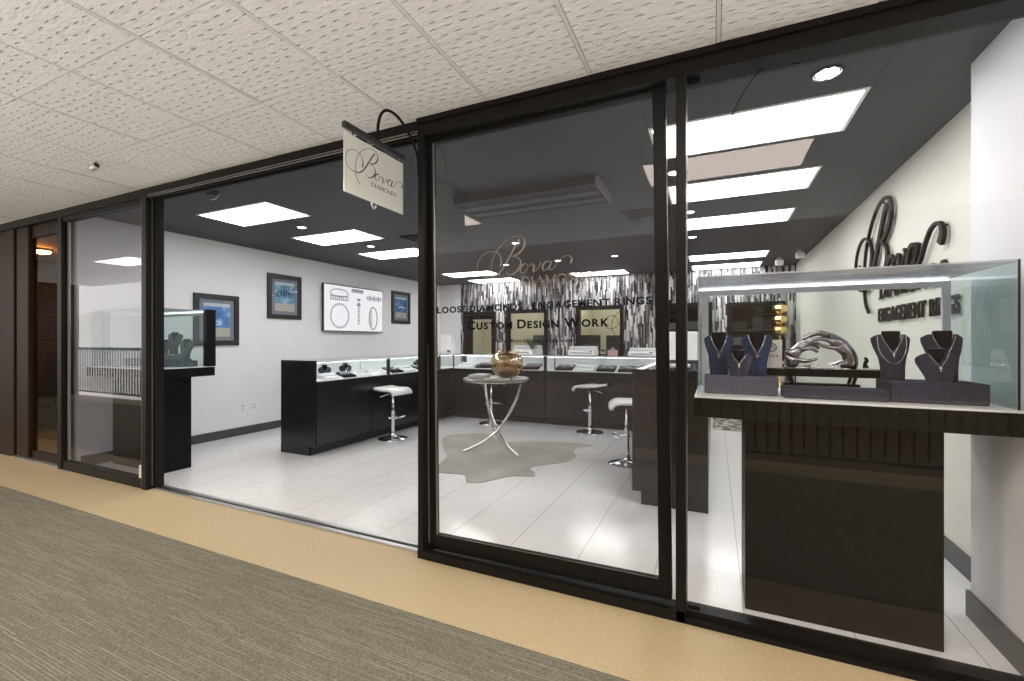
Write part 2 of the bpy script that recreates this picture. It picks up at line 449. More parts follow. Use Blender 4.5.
for i in range(-24, 10):
    x0 = .017 + i * px
    tb.box(x0 - .0085, -1.0, HC + .001, x0 + .0085, 2.24, HC + .012)
struct(tb.build('trim_1', plain('painted_grid_bar', (.68, .66, .64), .5)))
struct(MB().box(-14, -1.0, HC + .035, 6, 2.33, HC + .1).build('ceiling_deck', M['black']))
# shop ceiling
struct(MB().box(-5.95, 2.33, SC, 1.30, 8.92, SC + .1).build('ceiling_shop', M['sceil']))
# walls
struct(MB().box(-6.03, 2.30, 0, -5.93, 8.95, 2.7).build('wall_left', M['wall']))
struct(MB().box(1.27, 2.80, 0, 1.40, 8.95, 2.7).build('wall_right', M['cream']))
struct(MB().box(1.10, 2.20, 0, 1.40, 2.80, 2.7).build('wall_right_front', M['wall']))
struct(MB().box(-5.93, 2.33, 0, -5.915, 8.9, .11).build('baseboard_left', M['base']))
b = MB(); b.box(1.255, 2.80, 0, 1.27, 8.9, .12); struct(b.build('baseboard_right', M['base']))
struct(MB().box(1.085, 2.30, 0, 1.10, 2.80, .12).box(1.085, 2.80, 0, 1.27, 2.812, .12).build('baseboard_front', M['base']))
# back wall with openings (office door and windows)
opens = [(-5.26, -4.44, 0.0, 1.95), (-4.19, -3.21, .95, 1.97), (-2.59, -1.62, .95, 2.0), (-.95, -.03, .95, 2.0), (.21, 1.10, .95, 1.98)]
bw = MB(); x = -5.35
for (a, b_, z0, z1) in opens:
    bw.box(x, 8.9, 0, a, 9.0, SC)
    if z0 > 0: bw.box(a, 8.9, 0, b_, 9.0, z0)
    bw.box(a, 8.9, z1, b_, 9.0, SC); x = b_
bw.box(x, 8.9, 0, 1.27, 9.0, SC)
struct(bw.build('wall_back', M['mosaic']))
struct(MB().box(-5.93, 8.9, 0, -5.35, 9.0, SC).build('wall_back_plain', M['wall']))
# office behind the openings
struct(MB().box(-6.0, 11.2, 0, 1.5, 11.3, 2.7).box(-6.1, 9.0, 0, -6.0, 11.3, 2.7).box(1.4, 9.0, 0, 1.5, 11.3, 2.7).box(-2.95, 9.0, 0, -2.88, 11.2, 2.6).build('wall_office', plain('office_cream_paint', (.60, .585, .48), .6)))
struct(MB().box(-6.1, 8.95, 2.6, 1.5, 11.3, 2.7).build('ceiling_office', M['white']))
for n, (a, b_, z0, z1) in enumerate(opens):
    fr = MB(); w = .075; y0, y1 = 8.86, 9.0
    fr.box(a, y0, z0, a + w, y1, z1).box(b_ - w, y0, z0, b_, y1, z1).box(a + w, y0, z1 - w, b_ - w, y1, z1)
    if z0 > 0: fr.box(a + w, y0, z0, b_ - w, y1, z0 + w)
    if n == 0:
        fr.box(a + w, 8.93, .02, a + .2, 8.97, z1 - w).box(b_ - .13, 8.93, .02, b_ - w, 8.97, z1 - w).box(a + .2, 8.93, z1 - .17, b_ - .13, 8.97, z1 - w).box(a + .2, 8.93, .02, b_ - .13, 8.97, .75)
        r_ = struct(fr.build('door_2', M['frame'])); MB().box(a + .2, 8.945, .75, b_ - .13, 8.955, z1 - .17).build('pane', M['glass'], r_)
        MB().tube([(b_ - .1, 8.90, 1.0), (b_ - .1, 8.86, 1.0), (b_ - .2, 8.86, 1.0)], .01).build('handle', M['brushed'], r_)
    else:
        r_ = struct(fr.build('window_%d' % (n + 3), M['frame'])); MB().box(a + w, 8.93, z0 + w, b_ - w, 8.94, z1 - w).build('pane', M['glassc'], r_)
        if n == 2:
            f_ = lambda u, v, t: (-2.02 + (u) * .0018, 8.925 - t, 1.92 - (v - 58) * .0017)
            mb = MB()
            for st in LOGO[:3]:
                P = [(p.x, p.y) for p in smooth_pts([(q[0], q[1], 0) for q in st], 5)]
                ribbon(mb, P, 6, f_, 0, .002)
            mb.build('script_strokes', M['letter_black'], r_)  # letter reflected in the office glass, drawn here as black strokes

# ---- storefront frame
def trim(n, mb, m='frame'): return struct(mb.build('trim_%d' % n, M[m]))
mb = MB(); mb.box(-7.7, FY, 2.545, -1.615, FY + .12, HC + .004).box(-4.46, FY + .015, 2.53, -1.615, FY + .03, 2.548).box(-4.46, FY + .05, 2.515, -1.615, FY + .06, 2.548)
mb.box(-4.46, FY + .09, 2.53, -1.615, FY + .1, 2.548); trim(2, mb)
mb = MB(); mb.box(-4.46, FY + .003, 2.553, -1.62, FY - .004, 2.559).box(-4.46, FY - .004, 2.538, -1.62, FY + .004, 2.543); trim(3, mb, 'frame_edge')
mb = MB(); mb.box(-1.615, FY - .012, 2.52, 1.35, FY + .13, HC + .004).box(-1.615, FY - .025, HC - .03, 1.35, FY, HC + .003); trim(4, mb)
trim(5, MB().box(-6.06, FY, 0, -5.985, FY + .11, 2.55, .006).box(-6.12, FY + .02, 0, -6.06, FY + .1, 2.55))
mb = MB().box(-4.56, FY, 0, -4.487, FY + .045, 2.55, .004).box(-4.56, FY + .045, 0, -4.50, FY + .06, 2.55).box(-4.56, FY + .06, 0, -4.462, FY + .13, 2.55, .005)
trim(6, mb)
trim(7, MB().box(-4.505, FY + .048, .02, -4.495, FY + .057, 2.54).box(-4.568, FY + .004, 0, -4.558, FY + .010, 2.54), 'frame_edge')
trim(8, MB().box(-1.615, FY - .01, 0, -1.577, FY + .12, HC, .004))
trim(9, MB().box(-.163, FY - .012, 0, -.118, FY + .13, 2.53, .004))
trim(10, MB().box(-7.6, FY + .02, 0, -7.12, FY + .12, 2.55, .006).box(-7.08, FY + .03, 0, -6.80, FY + .1, 2.55, .01).box(-6.80, FY + .06, 0, -6.12, FY + .09, .10).box(-6.80, FY + .06, 2.42, -6.12, FY + .09, 2.55), 'frame_brown')
# floor tracks and bottom rails
trim(11, MB().box(-4.46, 2.245, -.002, -1.62, 2.275, .010).box(-4.46, 2.305, -.002, -1.62, 2.335, .010), 'brushed')
trim(12, MB().box(-4.46, 2.275, -.002, -1.62, 2.305, .004).box(-1.615, FY - .012, 0, -.12, FY + .02, .05).box(-1.577, FY + .02, 0, -.12, FY + .12, .028))
trim(13, MB().box(-.12, FY - .012, 0, 1.12, FY + .12, .022).box(-.12, FY + .02, .02, 1.10, FY + .10, .048))
trim(14, MB().box(-7.1, FY + .0, 0, -6.06, FY + .05, .02), 'brushed')
trim(15, MB().box(-5.985, FY + .01, 0, -4.56, FY + .07, .088).box(-5.985, FY + .01, 2.5, -4.56, FY + .07, 2.55))
trim(16, MB().box(-5.98, FY + .046, .09, -5.94, FY + .056, 2.5).box(-4.62, FY + .012, .09, -4.575, FY + .03, .2), 'cream')
# fixed panes
struct(MB().box(-6.80, FY + .07, .10, -6.12, FY + .08, 2.42).build('window_1', glass('bronze_tinted_glass', (.9, .74, .52))))
struct(MB().box(-5.985, FY + .035, .088, -4.56, FY + .045, 2.5).build('window_2', glass('grey_tinted_glass', (.78, .775, .80))))
struct(MB().box(-.118, FY + .05, .046, 1.10, FY + .06, 2.53).build('window_3', M['glass']))
struct(MB().box(-.112, FY + .045, 2.50, -.06, FY + .075, 2.53).box(-.112, FY + .045, .04, -.06, FY + .075, .06).build('trim_17', M['frame']))
# behind the first pane: dark timber lined bay
struct(MB().box(-9.6, 3.9, 0, -6.03, 3.95, 2.7).box(-9.65, 2.3, 0, -9.6, 3.95, 2.7).build('wall_far_left', M['wood']))
struct(MB().box(-14, FY + .02, 0, -7.6, FY + .1, HC).build('wall_corridor_left', M['wood']))
struct(MB().box(-9.6, 2.33, 2.55, -6.03, 3.9, 2.6).build('ceiling_bay', plain('ochre_ceiling', (.45, .27, .12), .7)))

t = thing('added_slat_rack', 'added dark slatted rack standing for louvre reflections in the leftmost glass', 'rack', (-8.75, 3.0, 0))  # rack added to stand for the louvre reflections in this pane
for k in range(9): MB().box(-.12, -.28, 1.22 + k * .08, .12, .22, 1.235 + k * .08).build('slat', M['frame'], t)
for x in (-.11, .11):
    for y in (-.27, .21): MB().box(x - .012, y - .012, 0, x + .012, y + .012, 1.92).build('post', M['frame'], t)
MB().box(-.10, -.25, .30, .10, .20, .33).build('lower_shelf', M['wood'], t)
t = thing('added_glow_lamp', 'added warm round lamp standing for the orange glow in the leftmost glass', 'lamp', (-8.35, 2.88, 2.55))  # lamp added for the orange glow in the pane and to light the timber
MB().lathe([(.10, 0), (.10, -.02), (.085, -.03)], n=20).build('rim', M['frame'], t)
MB().lathe([(.085, -.03), (.07, -.06), (.001, -.075)], n=20, cap=False).build('diffuser', emis('added_warm_glow', (1, .52, .18), 45), t)

# ---- sliding glass door, a little out of plumb
door = thing('door_1', None, None, (-.88, 2.265, .055), 0, kind='structure'); door.rotation_euler = (0, -math.radians(.7), 0)
def dx(v): return v + .88
f = MB(); zb, zt = .0, 2.50
f.box(dx(-1.577), -.022, zb, dx(-1.522), .022, zt, .004).box(dx(-.243), -.022, zb, dx(-.183), .022, zt, .004)
f.box(dx(-1.522), -.02, zb, dx(-.243), .02, .085).box(dx(-1.522), -.02, 2.445, dx(-.243), .02, zt)
f.build('door_frame', M['frame'], door)
MB().box(dx(-1.572), -.026, .03, dx(-1.562), -.022, 2.46).box(dx(-1.522), -.014, .085, dx(-1.514), -.006, 2.445).box(dx(-1.522), -.014, .078, dx(-.243), -.012, .088).build('edge_strip', M['frame_edge'], door)
MB().box(dx(-1.522), -.005, .085, dx(-.243), .005, 2.445).build('door_pane', M['glassd'], door)
zo = .055
fl_ = lambda u, v, t: (-1.231 + u * .001046 + .88, -.006 - t, 1.88 - (v - 58) * .00097 - zo)
logo_mesh(fl_, 0, .0008, 3.4, 9.5).build('script_strokes', M['letter_taupe'], door)
def flat_text(txt, x0, x1, z, caph, sc=None, bold=.0005, name='lettering_decal', m='letter_black'):
    mb = MB(); text_run(mb, txt, lambda u, v, t: (u + .88, -.006 - t, z - zo + v), x0, x1, caph, sc, bold, .0004)
    o = mb.build(name, M[m], door); return o
flat_text('LOOSE DIAMONDS . ENGAGEMENT RINGS', -1.505, -.262, 1.472, .036, .999, .0016)
flat_text('Custom Design Work', -1.295, -.469, 1.369, .048, .78, .0020)
flat_text('www.BovaDiamonds.com', -1.14, -.65, 1.290, .021, None, .0006)

# ================================================================== LIGHTS
def panel_light(x, y, w, d, z, mat, label, group, root=None, kind='ceiling_light'):
    t = thing(kind, label, 'ceiling light', (x, y, z), 0, group)
    fr = MB(); e = .02
    fr.box(-w/2, -d/2, -.006, w/2, -d/2 + e, .004).box(-w/2, d/2 - e, -.006, w/2, d/2, .004).box(-w/2, -d/2 + e, -.006, -w/2 + e, d/2 - e, .004).box(w/2 - e, -d/2 + e, -.006, w/2, d/2 - e, .004)
    fr.build('frame', M['white'], t)
    MB().box(-w/2 + e, -d/2 + e, -.004, w/2 - e, d/2 - e, .003).build('diffuser', mat, t)
    return t
rows = [3.09, 4.22, 5.36, 7.60, 8.60]
ordl = ['first', 'second', 'third', 'fourth', 'fifth', 'sixth']
for i, y in enumerate(rows):
    panel_light(-4.34, y, 1.05, .52, SC, M['panel'], 'lit recessed ceiling panel by the picture wall, %s from the shopfront' % ordl[i], 'recessed panels by the picture wall')
for i, y in enumerate(rows):
    panel_light(.18, y, 1.10, .52, SC, M['panel'], 'lit recessed ceiling panel on the lettered wall side, %s from the shopfront' % ordl[i], 'recessed panels on the lettered wall side')
panel_light(-2.02, 8.52, 1.07, .52, SC, M['panel'], 'lit recessed ceiling panel in the middle, between the two runs, close to the mosaic wall', None)
CL = [(-8.9, .35), (-5.95, .35), (-2.92, .35), (.05, .81), (2.93, .81)]
for x, y in CL:
    panel_light(x, y, 1.12, .54, HC, M['corr_panel'], 'warm lit panel in the white corridor ceiling, %s' % ['far left beyond the timber bay', 'out in front of the left display case', 'out in front of the wide opening', 'before the right window, mirrored in its glass', 'farthest right, past the pilaster'][CL.index((x, y))], 'corridor ceiling panels', kind='corridor_light')
for k, (x, y, w) in enumerate([(-4.7, 10.2, .8), (-2.2, 10.2, .8), (.4, 10.4, .5)]):
    panel_light(x, y, w, .5, 2.6, emis('office_panel_%d' % k, (1, .93, .75), (9, 8.5, 5)[k]), 'lit office ceiling panel behind %s' % ('the glazed office door', 'the large office window above the tissue box', 'the storage shelves at the right')[k], 'office ceiling panels', kind='office_light')
def downlight(x, y, label, bright=True):
    t = thing('downlight', label, 'downlight', (x, y, SC), 0, 'round recessed downlights')
    MB().lathe([(.052, .0), (.056, -.004), (.05, -.008), (.042, -.004), (.042, .0)], n=20, cap=False).build('trim_ring', M['white'], t)
    MB().lathe([(.001, -.002), (.043, -.002), (.043, .002), (.001, .002)], n=20, cap=False).build('lamp', M['spot'] if bright else M['white'], t)
    return t
for x, y, l in [(-4.31, 3.65, 'round downlight between the first two panels by the picture wall'),
                (-4.31, 4.78, 'round downlight between the second and third panels by the picture wall'),
                (-2.41, 5.42, 'round downlight behind the script on the sliding door'),
                (-3.25, 6.9, 'round downlight above the chrome table, over the back counter'),
                (-2.31, 6.89, 'round downlight over the back counter in the middle of the ceiling'),
                (-1.39, 6.87, 'round downlight in front of the third office window'),
                (-.28, 3.66, 'round downlight seen in the gap beside the sliding door'),
                (-.23, 4.84, 'round downlight between second and third right hand panels'),
                (-.25, 6.02, 'round downlight between third and fourth right hand panels')]:
    downlight(x, y, l)
# cluster spotlight close to the window on the right
t = thing('led_spotlight', 'bright white cluster led spotlight in black ceiling above right display case', 'spotlight', (.50, 2.60, SC))
MB().lathe([(.065, 0), (.07, -.006), (.062, -.012), (.056, -.004), (.056, 0)], n=24, cap=False).build('trim_ring', M['black'], t)
for k in range(7):
    a = 2 * PI * k / 6; r = 0 if k == 6 else .033
    MB().sphere((r * math.cos(a), r * math.sin(a), -.006), .0135, 10, 6, .6).build('lamp', emis('led_lens_%d' % k, (.85, .9, 1), 45), t)

# dark box unit hung under the ceiling
t = thing('ceiling_air_unit', 'long dark box unit with slotted underside hung under the black ceiling', 'air unit', (-1.49, 3.70, 2.52))
MB().box(-.66, -.25, .0, .64, .25, .08, .006).build('housing', plain('dark_grey_metal', (.022, .021, .024), .6, spec=.2), t)
MB().box(.64, -.252, -.002, .662, .252, .08).build('end_cap', plain('grey_end_cap', (.12, .115, .12), .6), t)
for k, y in enumerate((-.13, .06)): MB().box(-.64, y, -.004, .62, y + .1, .001).build('slot', M['black'], t)
MB().box(-.64, -.256, .0, .64, -.25, .008).build('edge_strip', plain('grey_edge', (.07, .07, .075), .5), t)
def vent(x, y, w, d, label):
    t = thing('ceiling_vent', label, 'vent', (x, y, SC - .012), 0, 'black ceiling vents')
    MB().box(-w/2, -d/2, .004, w/2, d/2, .012).build('backing', M['black'], t)
    f = MB()
    f.box(-w/2, -d/2, -.003, w/2, -d/2 + .015, .01).box(-w/2, d/2 - .015, -.003, w/2, d/2, .01).box(-w/2, -d/2, -.003, -w/2 + .015, d/2, .01).box(w/2 - .015, -d/2, -.003, w/2, d/2, .01)
    for k in range(5): f.box(-w/2 + .02, -d/2 + .03 + k * (d - .06) / 4.4, -.008, w/2 - .02, -d/2 + .04 + k * (d - .06) / 4.4, .002)
    f.build('grille', plain('dark_vent_metal', (.03, .03, .032), .4), t)
vent(-.62, 4.68, .45, .28, 'black slotted vent in ceiling beside the dark box unit')
vent(-3.40, 4.62, .35, .28, 'black slotted vent in ceiling close to the picture wall panels')

# dangling cable on window
t = MB().tube(smooth_pts([(.34, 2.30, 2.517), (.25, 2.285, 2.53), (.19, 2.285, 2.515), (.14, 2.29, 2.46), (.108, 2.29, 2.41), (.075, 2.29, 2.34)], 6), .0035, 6).build('dangling_cable', M['velvet_black'])
tag(t, 'thin black cable dangling inside the window from the header', 'cable')

# ---- security cameras, sensors
t = thing('security_camera', 'small white bullet security camera mounted on the corridor ceiling', 'camera', (-4.19, 1.72, HC)); t.scale = (.78, .78, .78)
MB().lathe([(.03, .0), (.03, -.012), (.012, -.016), (.01, -.03)], n=16).build('mount', M['white'], t)
mt = Matrix.Translation((.015, .0, -.045)) @ Matrix.Rotation(math.radians(75), 4, 'Y') @ Matrix.Rotation(math.radians(0), 4, 'X')
bd = MB(); bd.lathe([(.001, -.04), (.026, -.04), (.03, -.03), (.03, .035), (.026, .04), (.001, .04)], n=18, cap=False); bd.v = [tuple(mt @ Vector(v)) for v in bd.v]; bd.build('housing', M['brushed'], t)
ln = MB(); ln.lathe([(.001, .038), (.021, .038), (.021, .044), (.001, .044)], n=18, cap=False); ln.v = [tuple(mt @ Vector(v)) for v in ln.v]; ln.build('lens', M['black'], t)
t = thing('dome_camera', 'black dome security camera under the shop ceiling just inside the opening', 'camera', (-3.99, 2.45, SC))
MB().lathe([(.055, 0), (.055, -.02), (.05, -.024)], n=20).build('base', M['black'], t)
MB().sphere((0, 0, -.028), .045, 16, 10).build('dome', plain('smoked_dome', (.05, .05, .055), .08), t)
def sensor(loc, label):
    t = thing('ceiling_speaker', label, 'speaker', loc, 0, 'small white ceiling speakers')
    MB().lathe([(.03, 0), (.03, -.01), (.012, -.014), (.012, -.03)], n=14).build('mount', M['white'], t)
    mb = MB(); mb.box(-.055, -.05, -.12, .055, .05, -.03, .018); mb.build('housing', M['white'], t)
    MB().lathe([(.001, -.125), (.03, -.125), (.03, -.118), (.001, -.118)], n=14, cap=False).build('grille', M['brushed'], t)
sensor((.93, 8.1, SC), 'small white speaker on black ceiling, the one closer to the mosaic wall')
sensor((1.12, 7.5, SC), 'small white speaker at the ceiling corner close to the lettered wall')
t = thing('wall_siren', 'round white siren fixture high on wall beside the front pilaster', 'siren', (1.27, 3.02, 2.40))
mb = MB(); mb.lathe([(.001, 0), (.075, .0), (.075, .02), (.05, .035), (.001, .04)], n=24, cap=False); mb.v = [(-v[2], v[1], v[0]) for v in mb.v]; mb.build('housing', M['white'], t)
mb = MB(); mb.lathe([(.001, .04), (.035, .04), (.03, .065), (.001, .07)], n=20, cap=False); mb.v = [(-v[2], v[1], v[0] - .02) for v in mb.v]; mb.build('horn', M['white'], t)

# ---- hanging blade sign
sg = thing('hanging_sign', 'white blade sign with grey script hanging from black bracket above the opening', 'sign', (-1.68, 1.9, 2.2))
tilt = math.radians(-5)
pl = MB().box(-.004, -.228, -.155, .004, .230, .145).build('sign_panel', plain('pale_acrylic', (.52, .52, .47), .12), sg)
fs_ = lambda u, v, t: (.0045 + t, -.225 + u * .00082, .128 - (v - 58) * .00073)
o = logo_mesh(fs_, 0, .0006, 4, 11, cap=(225, 330, 30, 36)).build('script_print', M['letter_grey'], pl)
fs2 = lambda u, v, t: (-.0045 - t, .225 - u * .00082, .128 - (v - 58) * .00073)
logo_mesh(fs2, 0, .0006, 4, 11, cap=(225, 330, 30, 36)).build('script_print', M['letter_grey'], pl)
MB().box(-.012, -.232, .165, .012, .235, .195, .003).build('bracket_bar', M['black'], sg)
for y in (-.17, .17): MB().tube([(0, y, .165), (.0, y, .14)], .004, 6).build('hanger', M['black'], sg)
arc = smooth_pts([(0, .02, .19), (0, .02, .28), (.0, .045, .355), (.005, .09, .395), (.02, .15, .39), (.04, .21, .34), (.06, .26, .26), (.07, .288, .18), (.072, .289, .08)], 6)
MB().tube(arc, .008, 8).build('curved_rod', M['velvet_black'], sg)
MB().tube(smooth_pts([(0, -.03, -.155), (0, -.03, -.17), (0, -.015, -.185), (0, .0, -.175), (0, .0, -.165)], 5), .004, 6).build('hook', M['brushed'], sg)

# ================================================================== PICTURES, TV
def art_mat(kind):
    t = NT('print_' + kind); P, X = t.pos()
    n1 = t.noise(P, 9, 5, .65)
    if kind == 'a': c = t.ramp(n1, [(.3, (.02, .08, .28)), (.5, (.06, .2, .5)), (.62, (.15, .35, .65)), (.75, (.6, .75, .85))])
    elif kind == 'b': c = t.ramp(n1, [(.3, (.03, .1, .2)), (.5, (.12, .28, .42)), (.65, (.3, .5, .6)), (.8, (.7, .78, .8))])
    else: c = t.ramp(n1, [(.3, (.01, .05, .18)), (.55, (.05, .2, .45)), (.75, (.4, .6, .75))])
    t.col(c).p(rough=.3); return t.m
def picture(y0, y1, z0, z1, kind, label):
    w = y1 - y0; h = z1 - z0
    t = thing('framed_picture', label, 'picture', (-5.93, (y0 + y1) / 2, z0), 0, 'framed blue prints on the white wall')
    f = MB(); e = .065
    for a in [(-w/2, 0, w/2, e), (-w/2, h - e, w/2, h), (-w/2, e, -w/2 + e, h - e), (w/2 - e, e, w/2, h - e)]: f.box(0, a[0], a[1], .03, a[2], a[3], .004)
    f.build('frame', M['black'], t)
    MB().box(.002, -w/2 + e, e, .012, w/2 - e, h - e).build('mat_board', plain('grey_mat_board', (.16, .19, .23), .6), t)
    iw = w/2 - e - .055; b0 = e + .05; b1 = h - e - .05; ph = b1 - b0
    MB().box(.012, -iw, b0, .014, iw, b0 + ph * .27).build('caption', plain('tan_caption', (.42, .40, .36), .6), t)
    MB().box(.012, -iw, b0 + ph * .27, .0145, iw, b1 - ph * .10).build('print', art_mat(kind), t)
    MB().box(.012, -iw, b1 - ph * .10, .014, iw, b1).build('title_band', plain('pale_title_band', (.45, .52, .6), .6), t)
    # pale motif
    m = MB(); cy, cz = .0, b0 + ph * .6
    if kind == 'a': m.tube(smooth_pts([(.016, -.02, cz + .06), (.016, -.10, cz), (.016, -.05, cz - .05), (.016, .05, cz - .07), (.016, .02, cz - .1), (.016, -.10, cz - .09)], 6), [.006] * 31, 6)
    elif kind == 'b':
        for k in range(5):
            a = k * 1.3; m.tube([(.016, -.09 + .045 * k + .03 * math.cos(q), cz + .045 * math.sin(q) + .02 * math.sin(a)) for q in [2 * PI * i / 10 for i in range(11)]], .005, 5)
    else: m.tube(smooth_pts([(.016, -.09, cz - .05), (.016, 0, cz - .03), (.016, .09, cz - .05)], 6), .012, 6)
    m.build('motif', plain('motif_' + kind, {'a': (.7, .8, .85), 'b': (.04, .07, .12), 'c': (.65, .75, .8)}[kind], .4), t)
    MB().box(.016, -w/2 + e, e, .018, w/2 - e, h - e).build('pane', M['glass'], t)
picture(3.41, 3.99, 1.235, 1.90, 'a', 'black framed deep blue print partly behind the left display case')
picture(4.42, 5.0, 1.625, 2.29, 'b', 'black framed pale blue print hanging between display case and television')
picture(7.16, 7.75, 1.65, 2.31, 'c', 'black framed dark blue print beyond the television, close to the back corner')
tv = thing('television', 'slim wall television showing grey rings and bands on white', 'television', (-5.93, 6.11, 1.455))
MB().box(.03, -.722, 0, .07, .722, .80, .006).build('bezel', M['black'], tv)
MB().box(0, -.2, .2, .03, .2, .6).build('wall_mount', M['black'], tv)
MB().box(.069, -.708, .014, .0715, .708, .786).build('screen', emis('white_screen', (.96, .97, 1), .44), tv)
gm = emis('screen_grey', (.5, .5, .55), .42); gd = emis('screen_dark', (.4, .4, .45), .30)
def ring2(cy, cz, a, b, w, n=32):
    mb = MB(); rings = []
    for i in range(n + 1):
        q = 2 * PI * i / n; c, s_ = math.cos(q), math.sin(q)
        rings.append([(.072, cy + (a - w) * c, cz + (b - w) * s_), (.072, cy + a * c, cz + b * s_), (.0735, cy + a * c, cz + b * s_), (.0735, cy + (a - w) * c, cz + (b - w) * s_)])
    mb.ring_loft(rings, False, False); return mb
ring2(-.37, .27, .22, .22, .035).build('ring_image', gm, tv)
m = ring2(-.38, .66, .21, .075, .02); 
for k in range(9): m.box(.072, -.575 + k * .047, .55 , .0735, -.555 + k * .047, .62)
m.box(.072, -.59, .60, .0735, -.17, .615).box(.072, -.585, .535, .0735, -.175, .55); m.build('band_image', gd, tv)
m = ring2(.45, .26, .12, .22, .028)
for k in range(8): m.box(.072, .37, .10 + k * .04, .0735, .42, .125 + k * .04)
m.build('band_image', gd, tv)
m = MB()
for k in range(9): m.box(.072, .05 , .14 + k * .045, .0735, .10, .17 + k * .045)
m.box(.072, .03, .46, .0735, .12, .51).box(.072, .03, .56, .0735, .12, .60); m.build('chain_image', gd, tv)
m = MB()
for k in range(7):
    y = .28 + k * .058; m.box(.072, y, .60 - (.02 if k % 2 else 0), .0735, y + .042, .66 + (.02 if k % 2 else 0))
m.build('chain_image', gd, tv)
MB().box(.072, -.10, .70, .0735, .19, .765).build('title_block', gd, tv)
for k, (y, l) in enumerate(((4.06, 'white wall outlet low beside the counter, farther from it'), (4.22, 'white wall outlet low on the wall, closer to the counter'))):
    t = thing('wall_outlet', l, 'outlet', (-5.93, y, .37), 0, 'white wall outlets')
    MB().box(0, -.035, -.055, .007, .035, .055, .003).build('cover_plate', M['white'], t)
    for z in (-.022, .022): MB().box(.006, -.016, z - .014, .009, .016, z + .014).build('socket', plain('socket_grey', (.5, .5, .5), .5), t)

# ================================================================== WALL LETTERING
wl = thing('wall_lettering', 'large black raised script lettering with capitals below on the cream wall', 'wall sign', (1.27, 4.4, 1.4))
fw = lambda u, v, t: (-.018 - t, .89 - u * .00332, 1.04 - (v - 58) * .00305)
logo_mesh(fw, 0, .022, 6.5, 17, diamonds=False).build('script_letters', M['wall_letter'], wl)
ft = lambda u, v, t: (-.006 - t, .27 - (u - 262) * .00275, .385 - (345 - 52 - 58 + 58 - 293) * 0 - (v - 293) * .0027)
mb = MB(); serif(mb, 'DIAMONDS', 262, 345, 52, 1, 62, ft, 0, .012); mb.build('capital_letters', M['wall_letter'], wl)
mb = MB(); text_run(mb, 'ENGAGEMENT RINGS', lambda u, v, t: (-.006 - .008 - t, .27 - u, .055 + v), 0, 1.35, .11, None, .002, .006)
mb.build('capital_letters', M['wall_letter'], wl)
for u, v in ((88, 250), (20, 200), (215, 62), (280, 120), (200, 275), (300, 245), (340, 250), (400, 262), (430, 240), (540, 205)):
    MB().box(-.02, .89 - u * .00332 - .006, 1.04 - (v - 58) * .00305 - .006, 0, .89 - u * .00332 + .006, 1.04 - (v - 58) * .00305 + .006).build('standoff', M['black'], wl)

# ================================================================== SHOWCASE COUNTERS
def counter_unit(name, L, D, label, loc, rz, ends=(True, True), deck=.84, top=1.07, kick=.09, back=True, panel_end=False):
    """runs along local x (0..L); customers stand on -y side; depth D towards +y"""
    t = thing(name, label, 'display counter', loc, rz, 'glass topped display counters')
    MB().box(0, 0, .11, L, D, deck - .01, .004).build('body', M['counter'], t)
    MB().box(.0, kick, 0, L, D - .02, .11).build('kick_plate', M['black'], t)
    for sx_ in (.004, L - .018): pass
    MB().box(.012, .012, deck - .01, L - .012, D - .012, deck).build('deck', M['whitelit'], t)
    MB().box(.012, D - .03, deck, L - .012, D - .012, top - .012).build('back_panel', M['whitelit'], t)
    MB().box(.012, .004, deck, L - .012, .009, top - .012).build('front_pane', M['glassc'], t)
    MB().box(.0, .0, top - .010, L, D, top).build('top_pane', M['glassc'], t)
    if panel_end:
        MB().box(-.004, .0, .10, .02, D, top + .002, .003).box(-.004, kick, 0, .02, D, .105).build('end_panel', M['counter'], t)
    MB().box(L - .02, .0, deck - .01, L, .03, top - .012).build('corner_post', M['black'], t)
    MB().box(0, .0, deck - .01, .014, .03, top - .012).build('corner_post', M['black'], t)
    MB().box(.01, .0, top - .022, L - .01, .006, top - .010).build('metal_rim', M['brushed'], t)
    MB().box(.03, .014, top - .024, L - .03, .026, top - .014).build('light_strip', M['led_bright'], t)
    MB().box(L * .47, .02, deck, L * .47 + .008, D - .03, top - .012).build('divider', M['glassc'], t)
    return t
LX = -4.06
CU = {}
# left run: local x -> world -y?  rotate so that local -y faces +X : rz=+90deg -> local x->+Y, local y->-X
CU['l1'] = counter_unit('display_counter', 1.24, .55, 'black display counter by the picture wall, end unit nearest the opening', (LX, 3.62, 0), PI / 2, panel_end=True)
CU['l2'] = counter_unit('display_counter', 1.24, .55, 'black display counter by the picture wall, second unit behind the stool', (LX, 4.865, 0), PI / 2)
CU['l3'] = counter_unit('display_counter', .82, .55, 'black display counter by the picture wall, short unit at the back corner', (LX, 6.11, 0), PI / 2)
CU['b1'] = counter_unit('display_counter', 1.66, .48, 'long black display counter at back, behind the chrome table', (-4.035, 6.45, 0), 0)
CU['b2'] = counter_unit('display_counter', 1.75, .48, 'long black display counter at back, behind the lone middle stool', (-2.365, 6.45, 0), 0)
# right run: customers on -X side: rz=-90 : local x-> -Y, local y -> +X.
CU['r1'] = counter_unit('display_counter', 1.40, .56, 'black display counter of the right run, back unit', (-.60, 6.44, 0), -PI / 2)
CU['r2'] = counter_unit('display_counter', 1.37, .56, 'black display counter of the right run, front unit ending before the window case', (-.60, 5.03, 0), -PI / 2)
MB().box(1.36, .0, .10, 1.385, .56, 1.072, .003).box(1.36, .07, 0, 1.385, .56, .105).build('end_panel', M['counter'], CU['r2'])

